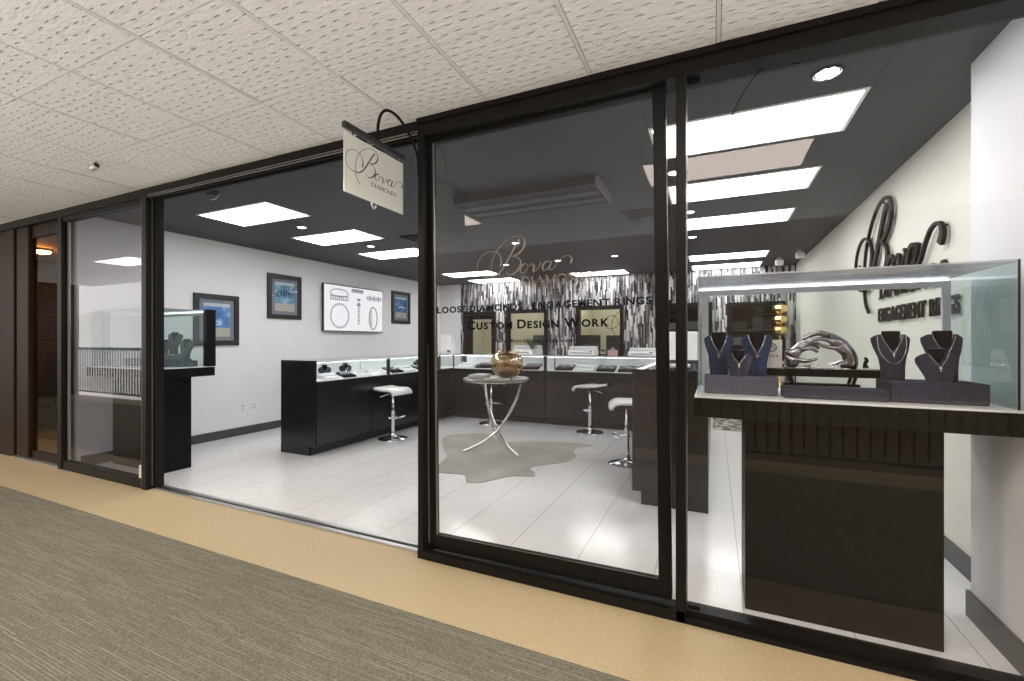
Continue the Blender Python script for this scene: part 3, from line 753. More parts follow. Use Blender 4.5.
# ---- trays and neck forms in counters
def tray(w, d, n, dark, label, loc, rz, grp, name='jewelry_tray'):
    t = thing(name, label, 'tray', (loc[0], loc[1], loc[2] + d / 2 * math.sin(.3)), rz, grp); t.rotation_euler = (.3, 0, rz)
    MB().prism([(-d/2, 0), (d/2, 0), (d/2, -d * math.tan(.3))], lambda u, v: (-w/2, u, v), lambda u, v: (w/2, u, v)).build('wedge', M['white'], t)
    m = MB().box(-w/2, -d/2, 0, w/2, d/2, .012).box(-w/2, -d/2, .012, w/2, -d/2 + .006, .02).box(-w/2, d/2 - .006, .012, w/2, d/2, .02).box(-w/2, -d/2, .012, -w/2 + .006, d/2, .02).box(w/2 - .006, -d/2, .012, w/2, d/2, .02)
    m.build('tray_base', M['velvet_black'] if dark else M['white'], t)
    for i in range(n):
        x = -w/2 + (i + .5) * w / n
        r = MB(); 
        r.tube([(x + .018 * math.cos(q), -.01 + R.uniform(-.002, .002), .032 + .018 * math.sin(q)) for q in [2 * PI * k / 8 for k in range(9)]], .005, 5)
        r.tube(smooth_pts([(x, .012, .016), (x + .008, d * .2, .02), (x - .004, d * .4, .016)], 3), .0035, 5)
        r.build('ring', M['silver'], t)
    return t
k = 0
def put_tray(x, y, z, rz, w, d, n, dark, where):
    return tray(w, d, n, dark, where, (x, y, z), rz, 'jewelry trays in the counters')
names_l = ['white jewelry tray low in the end counter by the picture wall, front one', 'black jewelry tray in the end counter by the picture wall, middle one', 'white jewelry tray in the end counter, one at the empty end']
for i, y in enumerate((3.95, 4.22, 4.5)): put_tray(LX - .15, y, .841, PI / 2, .2, .16, 5, i == 1, names_l[i])
for i, y in enumerate((5.12, 5.42, 5.75)): put_tray(LX - .15, y, .841, PI / 2, .24, .2, 6, i != 1, 'jewelry tray with silver pieces in the second picture wall counter, %s' % ['front one', 'white one in the middle', 'rear one'][i])
for i, x in enumerate((-3.85, -3.5, -3.0, -2.65)): put_tray(x, 6.62, .841, 0, .28, .22, 6, i in (1, 3), 'jewelry tray in back counter behind the chrome table, %s from the picture wall' % ordl[i])
for i, x in enumerate((-2.1, -1.78, -1.46, -1.14, -.82)): put_tray(x, 6.62, .841, 0, .27, .22, 6, i in (0, 2, 3), 'jewelry tray in back counter behind middle stool, %s from the divider' % ordl[i])
for i, y in enumerate((4.3, 4.7, 5.4, 5.9)): put_tray(-.36, y, .841, -PI / 2, .28, .22, 6, i in (1, 2), 'jewelry tray inside the right run of counters, %s from the window' % ordl[i])
# ================================================================== STOOLS
def make_stool():
    t = thing('bar_stool', 'white padded bar stool with chrome column in front of the picture wall counter', 'bar stool', (0, 0, 0), 0, 'white and chrome bar stools')
    # seat profile in local x (front curl down at +x)
    top = [(-.165, .690), (-.13, .682), (-.08, .676), (-.01, .674), (.06, .676), (.11, .671), (.15, .653), (.178, .624), (.186, .595)]
    topp = smooth_pts([(a, 0, b) for a, b in top], 4)
    def slab(th0, th1, off, hw, mat, nm):
        rings = []
        N = len(topp)
        for i, p in enumerate(topp):
            a = topp[max(i - 1, 0)]; b = topp[min(i + 1, N - 1)]; d = (b - a).normalized(); nn = Vector((d.z, 0, -d.x))
            th = th0 + (th1 - th0) * i / (N - 1)
            tt = p + nn * off; bt = tt + nn * th
            m_ = .007
            rings.append([(tt.x, -hw + m_, tt.z), (tt.x, hw - m_, tt.z), ((tt.x + bt.x) / 2, hw, (tt.z + bt.z) / 2), (bt.x, hw - m_, bt.z), (bt.x, -hw + m_, bt.z), ((tt.x + bt.x) / 2, -hw, (tt.z + bt.z) / 2)])
        return MB().ring_loft(rings, True, True).build(nm, mat, t)
    slab(.032, .042, 0, .185, M['leather'], 'seat')
    slab(.010, .010, .040, .175, M['black'], 'seat_shell')
    MB().box(-.07, -.07, .60, .07, .07, .628, .004).build('mounting_plate', M['black'], t)
    MB().lathe([(.024, .025), (.024, .36), (.027, .365), (.027, .375), (.016, .378), (.016, .605)], n=16).build('column', M['chrome'], t)
    MB().lathe([(.19, 0), (.195, .006), (.185, .014), (.12, .028), (.05, .045), (.035, .06), (.034, .1)], n=36).build('base', M['chrome'], t)
    MB().tube(smooth_pts([(.0, -.02, .598), (-.04, -.06, .59), (-.09, -.12, .565), (-.1, -.135, .555)], 4), .006, 6).build('lever', M['chrome'], t)
    fr = [(.03, .0, .30), (.09, 0, .30)]
    ft_ = MB().tube(fr, .010, 8)
    ft_.tube([(.09 + .11 * (1 - math.cos(q)) * -.9 + .06, .15 * math.sin(q), .30) for q in [(-80 + 160 * i / 14) * PI / 180 for i in range(15)]], .011, 8)
    ft_.lathe([(.03, .285), (.034, .29), (.034, .31), (.03, .315)], n=16)
    ft_.build('footrest', M['chrome'], t)
    return t
st = make_stool(); st.location = (-3.875, 4.71, 0); st.rotation_euler = (0, 0, math.radians(-2))
dup(st, (-3.18, 6.21, 0), PI / 2 + .3, 'white and chrome bar stool mostly hidden behind the chrome table')
dup(st, (-1.60, 6.18, 0), PI - .35, 'white padded bar stool standing alone before the middle of back counter')
dup(st, (-.835, 4.75, 0), PI + .25, 'white and chrome bar stool half hidden by the right counter run')

# ================================================================== TABLE
TX, TY = -2.34, 4.70
tb = thing('accent_table', 'round glass topped table with three crossing curved chrome legs', 'table', (TX, TY, 0))
N = 24
MB().lathe([(.37, .838), (.392, .842), (.392, .856), (.385, .862), (.001, .862)], n=24, cap=True, smooth=False).build('tabletop', plain('pale_glass_top', (.22, .24, .225), .1), tb)
MB().lathe([(.36, .826), (.375, .826), (.375, .838), (.36, .838), (.36, .826)], n=36, cap=False).build('metal_rim', M['chrome'], tb)
for a in (math.atan2(4.487 - TY, -2.667 + 2.34), math.atan2(4.524 - TY, -1.995 + 2.34), math.atan2(5.08 - TY, -2.393 + 2.34)):
    ca, sa = math.cos(a), math.sin(a)
    rr = [(.385, .012), (.30, .045), (.19, .095), (.08, .165), (-.01, .245), (-.10, .36), (-.19, .51), (-.26, .66), (-.305, .828)]
    off = .022
    P = smooth_pts([(ca * r - sa * off, sa * r + ca * off, z) for r, z in rr], 5)
    MB().tube(P, .0145, 10).build('leg', M['chrome'], tb)
bowl = thing('globe_bowl', 'amber mirrored glass globe bowl standing on the round table', 'bowl', (TX + .13, TY + .02, .863))
prof = []
for i in range(15):
    q = PI * (.10 + .68 * i / 14); prof.append((.195 * math.sin(q) if i else .055, .170 - .174 * math.cos(q)))
z0_ = prof[0][1]; prof = [(r, z - z0_) for r, z in prof]
MB().lathe(prof + [(prof[-1][0] + .012, prof[-1][1] + .022), (prof[-1][0] + .006, prof[-1][1] + .022), (prof[-1][0] - .006, prof[-1][1])] + [(r - .005, z + .002) for r, z in reversed(prof[1:-1])], n=36, cap=True).build('globe', M['amber'], bowl)
MB().lathe([(.001, .006), (.06, .007), (.12, .04), (.145, .09), (.14, .14), (.10, .17), (.001, .18)], n=20, cap=False).build('filling', plain('amber_filling', (.50, .27, .11), .5, var=.6, vscale=22), bowl)
def magazine(x, y, z, rz, w, d, h, c, label):
    t = thing('magazine', label, 'magazine', (x, y, z), rz, 'magazines on the round table')
    MB().box(-w/2, -d/2, .001, w/2, d/2, h - .001).build('pages', M['paper'], t)
    MB().box(-w/2 - .002, -d/2 - .002, h - .001, w/2 + .002, d/2 + .002, h).box(-w/2 - .002, -d/2 - .002, 0, w/2 + .002, d/2 + .002, .001).box(-w/2 - .002, -d/2 - .002, 0, -w/2 - .001, d/2 + .002, h).build('cover', plain('cover_' + str(round(x * 100 + z * 1000)), c, .3), t)
magazine(TX - .20, TY - .05, .863, .2, .21, .27, .012, (.45, .45, .42), 'pale magazine at bottom of the stack on the table, left of the bowl')
magazine(TX - .19, TY - .04, .8755, .35, .21, .27, .012, (.25, .27, .25), 'dark covered magazine in the middle of the stack beside the bowl')
magazine(TX - .20, TY - .02, .888, .15, .2, .26, .01, (.62, .62, .6), 'light magazine on top of the stack beside the bowl')
magazine(TX + .13, TY - .235, .863, .1, .26, .16, .012, (.6, .6, .58), 'white booklet lying in front of the globe bowl')
magazine(TX + .30, TY - .08, .863, .5, .10, .16, .016, (.35, .33, .25), 'small tan booklet at the right edge of the round table')

# cowhide rug
rug = [(-3.03, 4.62), (-3.2, 4.86), (-3.3, 5.1), (-3.2, 5.33), (-3.0, 5.45), (-2.82, 5.42), (-2.6, 5.24), (-2.40, 5.17), (-2.15, 5.30), (-1.88, 5.385), (-1.60, 5.45), (-1.36, 5.43), (-1.50, 5.22), (-1.50, 5.03), (-1.40, 4.80), (-1.46, 4.55), (-1.62, 4.36), (-1.70, 4.2), (-1.60, 4.05), (-1.575, 3.95), (-1.76, 3.877), (-1.86, 3.72), (-1.95, 3.575), (-2.06, 3.54), (-2.13, 3.63), (-2.2, 3.72), (-2.40, 3.69), (-2.53, 3.70), (-2.60, 3.85), (-2.66, 4.05), (-2.72, 4.22), (-2.87, 4.42)]
rp = [(p.x, p.y) for p in smooth_pts([(a, b, 0) for a, b in rug + [rug[0]]], 4)][:-1]
o = MB().prism(rp, lambda u, v: (u, v, .001), lambda u, v: (u, v, .006)).build('cowhide_rug', M['hide'])
tag(o, 'pale grey cowhide rug lying on the marble under the chrome table', 'rug')
o = MB().box(-.02, 7.12, .001, 1.18, 8.45, .010, .003).build('aisle_mat', M['mat'])
tag(o, 'speckled grey mat on the floor at the far end of the right aisle', 'mat')

# ================================================================== THINGS ON THE COUNTERS
ctop = 1.071
def printer(x, y, w, d, h, label, name='receipt_printer', rz=0):
    t = thing(name, label, 'printer', (x, y, ctop), rz)
    MB().box(-w/2, -d/2, 0, w/2, d/2, h * .62, .012).box(-w/2 + .01, -d/2 + .05, h * .6, w/2 - .01, d/2, h, .01).build('housing', M['white'], t)
    MB().box(-w/2 + .04, -d/2 - .002, h * .22, w/2 - .04, -d/2 + .01, h * .3).build('paper_slot', M['black'], t)
    MB().box(w/2 - .08, -d/2 - .003, h * .4, w/2 - .04, -d/2 + .005, h * .52).build('button', plain('button_blue', (.1, .12, .25), .4), t)
    return t
printer(-2.80, 6.78, .44, .26, .15, 'white office printer on back counter behind the globe bowl')
printer(-1.86, 6.78, .42, .26, .14, 'white printer on back counter in front of the large office window')
printer(-.96, 6.78, .38, .24, .12, 'low white printer on back counter close to the right run')
t = thing('tower_box', 'tall white box standing on the counter corner near the office door', 'box', (-4.30, 6.72, ctop), .1)
MB().box(-.10, -.09, 0, .10, .09, .33, .01).build('housing', M['white'], t)
MB().box(.03, -.095, .02, .09, -.088, .06).build('label_plate', plain('purple_label', (.15, .1, .2), .4), t)
t = thing('tissue_box', 'small pinkish tissue box on the back counter beside a white printer', 'box', (-1.40, 6.76, ctop), .1)
MB().box(-.07, -.06, 0, .07, .06, .08, .006).build('carton', plain('pink_carton', (.5, .34, .3), .6), t)
MB().tube(smooth_pts([(-.03, 0, .08), (0, .01, .12), (.03, 0, .08)], 4), [.02, .02, .018, .015, .01, .015, .018, .02, .02], 6, flat=.3).build('tissue', M['paper'], t)
t = thing('payment_terminal', 'dark payment terminal on the counter corner beside the tall white box', 'terminal', (-4.40, 6.42, ctop), .4)
MB().box(-.05, -.08, 0, .05, .08, .05, .01).build('housing', plain('dark_purple_plastic', (.05, .04, .09), .4), t)
MB().box(-.035, -.01, .05, .035, .06, .053).build('screen', plain('terminal_screen', (.2, .22, .3), .2), t)
t = thing('white_monitor', 'white flat monitor seen from behind on the right counter run', 'monitor', (-.30, 4.35, ctop), .1)
MB().box(-.13, -.012, .05, .17, .012, .31, .008).build('screen_housing', M['white'], t)
MB().box(-.02, -.01, .012, .03, .02, .1).build('stand', M['white'], t)
MB().box(-.08, -.06, 0, .10, .08, .012, .004).build('base', M['white'], t)
t = thing('office_plant', 'small leafy plant in a white pot on the back counter behind bowl', 'plant', (-2.66, 6.60, ctop))
MB().lathe([(.03, 0), (.045, .08), (.04, .085), (.035, .07)], n=14).build('pot', M['white'], t)
lf = MB()
for k in range(26):
    a = R.uniform(0, 2 * PI); L = R.uniform(.08, .16); h = R.uniform(.12, .27)
    lf.tube(smooth_pts([(0, 0, .07), (math.cos(a) * L * .3, math.sin(a) * L * .3, h * .8), (math.cos(a) * L, math.sin(a) * L, h)], 3), [.003, .004, .008, .012, .014, .01, .003], 5, flat=.25)
lf.build('foliage', M['green'], t)

# gold faceted sculpture by the right end window
t = thing('gold_sculpture', 'column of three faceted gold orbs beside the last window on the mosaic wall', 'sculpture', (1.0, 8.62, 0))
MB().lathe([(.13, 0), (.13, .02), (.02, .04), (.015, 1.36), (.015, 1.38)], n=20).build('stand', M['gold'], t)
for k in range(3):
    MB().lathe([(.02, 1.38 + k * .18), (.10, 1.42 + k * .18), (.115, 1.47 + k * .18), (.10, 1.52 + k * .18), (.02, 1.56 + k * .18)], n=8, smooth=False).build('orb', M['gold'], t)

# office furniture behind the openings
def desk(x, y, w, d, h, label):
    t = thing('office_desk', label, 'desk', (x, y, 0), 0, 'office desks')
    MB().box(-w/2, -d/2, h - .04, w/2, d/2, h, .004).build('desktop', M['wood'], t)
    for s_ in (-1, 1): MB().box(s_ * (w/2 - .04) - .02, -d/2 + .03, 0, s_ * (w/2 - .04) + .02, d/2 - .03, h - .04).build('side_panel', M['wood'], t)
desk(-2.1, 10.0, 1.1, .5, 1.10, 'dark desk behind the large office window')
desk(-3.6, 10.4, 1.0, .5, 1.10, 'dark desk behind the office window next to the door')
def chairo(x, y, rz, label):
    t = thing('office_chair', label, 'chair', (x, y, 0), rz, 'office chairs')
    MB().box(-.25, -.24, .62, .25, .24, .70, .03).build('seat', M['black'], t)
    mb = MB(); mb.box(-.24, .20, .74, .24, .27, 1.42, .03); mb.build('backrest', M['black'], t)
    MB().lathe([(.03, .08), (.03, .62)], n=10).build('column', M['chrome'], t)
    for k in range(5):
        a = 2 * PI * k / 5; MB().tube([(0, 0, .1), (.28 * math.cos(a), .28 * math.sin(a), .05)], .018, 6).build('foot', M['black'], t)
chairo(-2.42, 9.42, PI + .1, 'black high backed office chair behind the large office window, nearer the printer')
chairo(-1.78, 9.42, PI - .1, 'black high backed office chair behind the large window, turned aside')
chairo(-3.45, 9.5, PI, 'black office chair behind the window beside the office door')
t = thing('storage_shelf', 'dark shelf unit stocked with boxes behind the last mosaic wall windows', 'shelf', (.30, 9.75, 0))
MB().box(-1.25, -.2, 0, -1.22, .2, 2.0).box(1.05, -.2, 0, 1.08, .2, 2.0).box(-1.22, .17, 0, 1.05, .2, 2.0).build('carcass', M['black'], t)
for z in (.9, 1.2, 1.5, 1.8): MB().box(-1.22, -.2, z, 1.05, .17, z + .02).build('shelf', M['wood'], t)
cols = [(.3, .32, .3), (.12, .14, .13), (.4, .38, .3), (.2, .25, .22), (.08, .08, .09)]
for i in range(16):
    z = (.921, 1.221, 1.521)[i % 3]; x = .3 - 1.08 + (i // 3) * .40 + R.uniform(-.03, .03)
    h = R.uniform(.12, .22); w = R.uniform(.10, .16)
    o = MB().box(x - w, 9.62, z, x + w, 9.82, z + h, .005).build('storage_box', plain('box_card_%d' % i, cols[i % 5], .6))
    tag(o, '%s storage box on the %s tier of the shelf, %s from left end' % (['grey', 'dark green', 'tan', 'green', 'black'][i % 5], ['lower', 'middle', 'upper'][i % 3], ordl[i // 3] if i // 3 < 5 else 'last'), 'box', 'storage boxes in the back room')

# ================================================================== FRONT DISPLAY CASES
def display_case(name, x0, x1, y0, y1, px0, px1, py0, py1, label, zt=1.61, post=None):
    t = thing(name, label, 'display case', ((px0 + px1) / 2, (py0 + py1) / 2, 0))
    cx, cy = (px0 + px1) / 2, (py0 + py1) / 2
    def B(a, b, c, d, e, f, bev=0): return MB().box(a - cx, b - cy, c, d - cx, e - cy, f, bev)
    B(px0, py0, 0, px1, py1, .945, .003).build('pedestal', M['pedestal'], t)
    B(x0 - .015, y0 - .03, .935, x1, y1 + .01, 1.026, .003).build('shelf_slab', M['pedestal'], t)
    B(x0 - .01, y0 - .025, 1.026, x1 - .005, y1 + .005, 1.034).build('deck', M['whitelit'], t)
    g = .006; zb = 1.034
    B(x0, y0, zb, x1 - .02, y0 + g, zt - g).build('front_pane', M['glassc'], t)
    B(x0, y1 - g, zb, x1 - .02, y1, zt - g).build('back_pane', M['glassc'], t)
    B(x0, y0 + g, zb, x0 + g, y1 - g, zt - g).build('side_pane', M['glasst'], t)
    B(x1 - .02 - g, y0 + g, zb, x1 - .02, y1 - g, zt - g).build('side_pane', M['glasst'], t)
    B(x0, y0, zt - g, x1 - .02, y1, zt).build('top_pane', M['glasstop'], t)
    B(x1 - .024, y0 - .003, zb, x1 - .018, y0 + .003, zt).build('corner_seal', M['black'], t)
    f = B(x0, y1 - .018, zt - .016, x1 - .03, y1 - g, zt - g)
    f.build('light_strip', M['led'], t)
    bf = B(x0 + .008, y1 - .035, zb, x0 + .045, y1 - .012, zt - .02); cxx, cyy = cx, cy
    bf.box(x0 + .045 - cx, y1 - .035 - cy, zt - .048, x1 - .06 - cx, y1 - .012 - cy, zt - .02)
    bf.box(x1 - .06 - cx, y1 - .035 - cy, zb, x1 - .03 - cx, y1 - .012 - cy, zt - .02)
    bf.build('back_frame', M['framewhite'], t)
    if post: B(*post, .003).build('end_post', M['pedestal'], t)
    return t
RCY1 = 2.88
display_case('display_case', -.076, 1.075, 2.335, RCY1, .136, .872, 2.43, 2.74, 'tall glass display case on black pedestal behind the right window')
display_case('display_case', -5.90, -4.75, 2.40, 2.94, -5.80, -4.89, 2.54, 2.80, 'glass display case on black pedestal behind the left window pane', post=(-4.80, 2.86, 1.034, -4.735, 2.95, 1.62))

DK = 1.0345
def riser(x0, x1, y0, y1, h, m, label, name='velvet_riser'):
    o = MB().box(x0, y0, DK, x1, y1, DK + h, .006, 3).build(name, M[m]); tag(o, label, 'riser', 'velvet risers'); return o
riser(-.045, .276, 2.45, 2.62, .088, 'velvet_grey', 'grey velvet riser under the cross pendants at the left of window case')
riser(.292, .684, 2.40, 2.50, .052, 'velvet', 'low dark velvet riser in front of the black bench')
riser(.692, 1.01, 2.42, 2.62, .088, 'velvet', 'wide dark velvet riser under the layered necklaces in window case')

def make_bust(big=True, mat='velvet', neckl='cross', mirror=False):
    t = thing('necklace_bust', 'x', 'necklace display', (0, 0, 0), 0, 'velvet necklace busts')
    if big: half = [(0, .128), (.012, .140), (.025, .165), (.036, .197), (.046, .205), (.062, .203), (.070, .192), (.071, .172), (.062, .135), (.050, .10), (.044, .06), (.043, 0)]; nt = .218; vz = .128
    else: half = [(0, .072), (.011, .082), (.021, .099), (.030, .112), (.040, .110), (.058, .098), (.064, .086), (.062, .07), (.052, .045), (.042, .02), (.038, 0)]; nt = .128; vz = .072
    poly = half + [(-a, b) for a, b in reversed(half[1:])]
    def sub(poly):
        out = []
        for i, p in enumerate(poly):
            q = poly[(i + 1) % len(poly)]; out.append(p)
        return out
    # build as strips across x for a curved board
    rows_ = 14; H0 = 0
    def wid(z):
        pts = half[len(half) // 2 - 1:]
        best = 0
        outer = [p for p in half if p[0] >= (.036 if big else .030)] 
        for a, b in zip(half[3:], half[4:]):
            lo, hi = min(a[1], b[1]), max(a[1], b[1])
            if lo <= z <= hi and hi > lo: best = max(best, a[0] + (b[0] - a[0]) * (z - a[1]) / (b[1] - a[1]))
        return best
    def inner(z):
        if z <= vz: return 0
        for a, b in zip(half[:4], half[1:4]):
            if a[1] <= z <= b[1]: return a[0] + (b[0] - a[0]) * (z - a[1]) / (b[1] - a[1])
        return half[3][0]
    ztop = half[4][1] if big else half[3][1]
    def yb(x, z): return -.030 + x * x * 6 + (.02 * (z / ztop) ** 2 if big else .02 * (z / ztop))
    mb = MB()
    for sgn in (-1, 1):
        rings = []
        for i in range(rows_ + 1):
            z = ztop * i / rows_ * .998; a = inner(z); b = max(wid(z), a + .004)
            row = []
            for j in range(7):
                x = a + (b - a) * j / 6; row.append((sgn * x, yb(x, z), z))
            for j in range(6, -1, -1):
                x = a + (b - a) * j / 6; row.append((sgn * x, yb(x, z) + .012, z))
            rings.append(row)
        mb.ring_loft(rings, True, True)
    mb.build('chest_board', M[mat], t)
    nk = MB(); w = .034 if big else .026
    nk.lathe([(w * .8, .0), (w * .85, nt * .35), (w * .9, nt * .7), (w * 1.02, nt - .006), (w * .96, nt)], (0, .012, 0), n=20, sy=.72)
    nk.build('neck', M['velvet_black'], t)
    MB().lathe([(.001, nt), (w * .94, nt), (w * .94, nt + .003), (.001, nt + .003)], (0, .012, 0), n=20, cap=False, sy=.72).build('neck_cap', M['velvet_grey'] if mat != 'velvet_navy' else M['velvet_navy'], t)
    # necklace
    def line(x_, z_, dy=.004): return (x_, yb(abs(x_), z_) - dy, z_)
    xt, zt_ = (.040, .203) if big else (.030, .108)
    zp = {'cross': .108, 'drop': .05, 'double': .120, 'pendant': .110}[neckl] if big else .060
    P = [line(-xt, zt_), line(-xt * .72, zp + (zt_ - zp) * .62), line(-xt * .36, zp + (zt_ - zp) * .26), line(0, zp), line(xt * .36, zp + (zt_ - zp) * .26), line(xt * .72, zp + (zt_ - zp) * .62), line(xt, zt_)]
    ch = MB().tube(smooth_pts(P, 4), .0010, 5); 
    if neckl == 'double':
        xo = xt + .012; zp2 = .075
        P = [line(-xo, zt_), line(-xo * .95, zp2 + (zt_ - zp2) * .5), line(-xo * .55, zp2 + (zt_ - zp2) * .12), line(0, zp2 - .002), line(xo * .55, zp2 + (zt_ - zp2) * .12), line(xo * .95, zp2 + (zt_ - zp2) * .5), line(xo, zt_)]
        ch.tube(smooth_pts(P, 4), .0012, 5)
    ch.build('necklace', M['silver'], t)
    pd = MB(); y = yb(0, zp) - .008
    if neckl == 'cross' or (neckl == 'drop' and big):
        pd.box(-.003, y - .002, zp - .026, .003, y + .003, zp + .002).box(-.010, y - .002, zp - .013, .010, y + .003, zp - .007)
    else: pd.sphere((0, y, zp - .006), .006, 8, 6); pd.sphere((0, y, zp - .016), .004, 8, 6)
    pd.build('pendant', M['silver'], t)
    return t
RZ = DK + .0885
b1 = make_bust(True, 'velvet_navy', 'cross'); b1.location = (.022, 2.575, RZ); b1['label'] = 'navy velvet bust with cross pendant, at the far left end of the window case'
b2 = make_bust(True, 'velvet_navy', 'cross'); b2.location = (.197, 2.575, RZ); b2['label'] = 'navy velvet bust with cross pendant, beside the small white card'
b3 = make_bust(False, 'velvet', 'drop'); b3.location = (.112, 2.50, RZ); b3['label'] = 'small charcoal bust with drop pendant between the two navy busts'
b4 = make_bust(True, 'velvet', 'double'); b4.location = (.735, 2.56, RZ); b4['label'] = 'tall charcoal bust with layered double necklace right of the hand sculpture'
b5 = make_bust(True, 'velvet', 'pendant'); b5.location = (.920, 2.575, RZ); b5['label'] = 'tall charcoal bust with fine pendant, standing behind the small one at right'
b6 = make_bust(False, 'velvet', 'drop'); b6.location = (.868, 2.48, RZ); b6['label'] = 'small charcoal bust with drop pendant at right end of window case'
b6.scale = (1.1, 1.1, 1.1)
for i, (y, sc_) in enumerate(((3.84, 1.15), (4.06, 1.2), (4.40, 1.25))):
    q = dup(b6, (LX - .33, y, .8415), PI / 2 - .5, 'dark necklace form under glass in end counter, %s from the opening' % ordl[i], 'dark necklace forms in the counters'); q.scale = (sc_, sc_, sc_)
q = dup(b6, (LX - .33, 5.95, .8415), PI / 2 - .5, 'lone dark necklace form under glass in the second picture wall counter', 'dark necklace forms in the counters')
# left case contents
MB_ = MB
o = MB().box(-5.72, 2.60, DK, -4.98, 2.86, DK + .075, .006, 3).build('velvet_riser', M['velvet']); tag(o, 'long dark velvet riser inside the left display case', 'riser', 'velvet risers')
o = MB().box(-5.35, 2.68, DK + .0755, -5.02, 2.84, DK + .13, .006, 3).build('velvet_riser', M['velvet_grey']); tag(o, 'short grey riser stacked on the long one in left case', 'riser', 'velvet risers')
o = MB().box(-4.97, 2.66, DK, -4.85, 2.84, DK + .06, .006, 3).build('velvet_riser', M['velvet']); tag(o, 'small dark riser at the near end of left case', 'riser', 'velvet risers')
dup(b4, (-4.91, 2.76, DK + .061), .5, 'tall dark bust at the near end of the left display case')
dup(b4, (-5.12, 2.765, DK + .131), .5, 'tall dark bust on the grey riser in left display case')
dup(b6, (-5.29, 2.76, DK + .131), .3, 'small dark bust on the grey riser in left display case')
dup(b4, (-5.58, 2.76, DK + .0755), .4, 'tall dark bust at the wall end of the left display case')

# black bench holding sculpture
bn = thing('display_bench', 'low black display bench behind the velvet risers', 'bench', (.45, 2.66, DK))
MB().box(-.30, -.045, .086, .30, .075, .124, .004).build('bench_top', M['pedestal'], bn)
MB().box(-.13, -.02, .040, .19, .03, .052).build('stretcher', M['pedestal'], bn)
for x in (-.10, .17):
    for y in (-.03, .05):
        MB().tube([(x, y, .092), (x + (.012 if x < 0 else -.012), y, .05), (x, y, 0)], .008, 6).build('leg', M['pedestal'], bn)
BZ = DK + .1245
# white card
cd = thing('brand_card', 'small white card with round emblem standing beside a navy bust', 'card', (.272, 2.655, BZ), -.1)
MB().box(-.045, -.003, 0, .045, .003, .145).build('card_face', M['white'], cd)
mb = MB(); mb.ring_loft([[(.022 * math.cos(q) * k, y, .105 + .022 * math.sin(q) * k) for k, y in ((1, -.0035), (.8, -.0035), (.8, -.0045), (1, -.0045))] for q in [2 * PI * i / 20 for i in range(21)]], False, False)
mb.tube([(-.008, -.0045, .095), (.0, -.0045, .115), (.01, -.0045, .1)], .0015, 5); mb.build('emblem', M['letter_grey'], cd)
mb = MB(); text_run(mb, 'BOVA', lambda u, v, t: (u, -.0035 - t, .055 + v), -.03, .03, .014, None, .0003, .0003); mb.build('lettering', M['letter_grey'], cd)
MB().box(-.035, .003, 0, .035, .03, .004).build('foot', M['white'], cd)

# hands sculpture (polished metal, two cupped hands)
def skin(chains, name, mat, parent, sub=2):
    vs = []; es = []; rs = []
    for ch in chains:
        base = ch[0]; start = len(vs)
        prev = base if isinstance(base, int) else None
        for p in (ch[1:] if prev is not None else ch):
            vs.append(p[:3]); rs.append(p[3])
            if prev is not None: es.append((prev, len(vs) - 1))
            prev = len(vs) - 1
    me = bpy.data.meshes.new(name); me.from_pydata(vs, es, [])
    o = bpy.data.objects.new(name, me); COL.objects.link(o)
    m = o.modifiers.new('s', 'SKIN'); s2 = o.modifiers.new('u', 'SUBSURF'); s2.levels = sub; s2.render_levels = sub
    for i, v in enumerate(me.skin_vertices[0].data): v.radius = (rs[i], rs[i]); v.use_root = (i == 0)
    bpy.context.view_layer.update(); dg = bpy.context.evaluated_depsgraph_get()
    me2 = bpy.data.meshes.new_from_object(o.evaluated_get(dg)); me2.name = name
    COL.objects.unlink(o); bpy.data.objects.remove(o)
    for p in me2.polygons: p.use_smooth = True
    me2.materials.clear(); me2.materials.append(mat)
    q = bpy.data.objects.new(name, me2); COL.objects.link(q); q.parent = parent; return q
hs = thing('hand_sculpture', 'polished metal sculpture of two reaching hands on the black bench', 'sculpture', (.475, 2.66, BZ))
# right hand: forearm rises at right, back of the hand arches over, fingers reach left
ch = [[(.120, .0, .0, .040), (.130, .0, .035, .037), (.128, 0, .075, .033), (.100, 0, .11, .036), (.072, 0, .135, .033)]]
fin = [(-.024, [(.045, .157, .012), (.005, .170, .0095), (-.030, .160, .0085), (-.055, .142, .007)]),
       (-.008, [(.045, .165, .012), (.000, .182, .0098), (-.040, .172, .0085), (-.070, .150, .007)]),
       (.009, [(.045, .162, .012), (.004, .178, .0095), (-.035, .170, .0085), (-.062, .152, .007)]),
       (.025, [(.050, .150, .011), (.015, .160, .0085), (-.014, .152, .0075), (-.034, .138, .0065)])]
for dy, L in fin: ch.append([4] + [(a, dy * (1 + .25 * i), b + dy * .75, r * 1.12) for i, (a, b, r) in enumerate(L)])
ch.append([3, (.070, -.032, .105, .013), (.030, -.042, .108, .011), (-.005, -.040, .122, .009), (-.022, -.036, .130, .0075)])
skin(ch, 'right_hand', M['pewter'], hs)
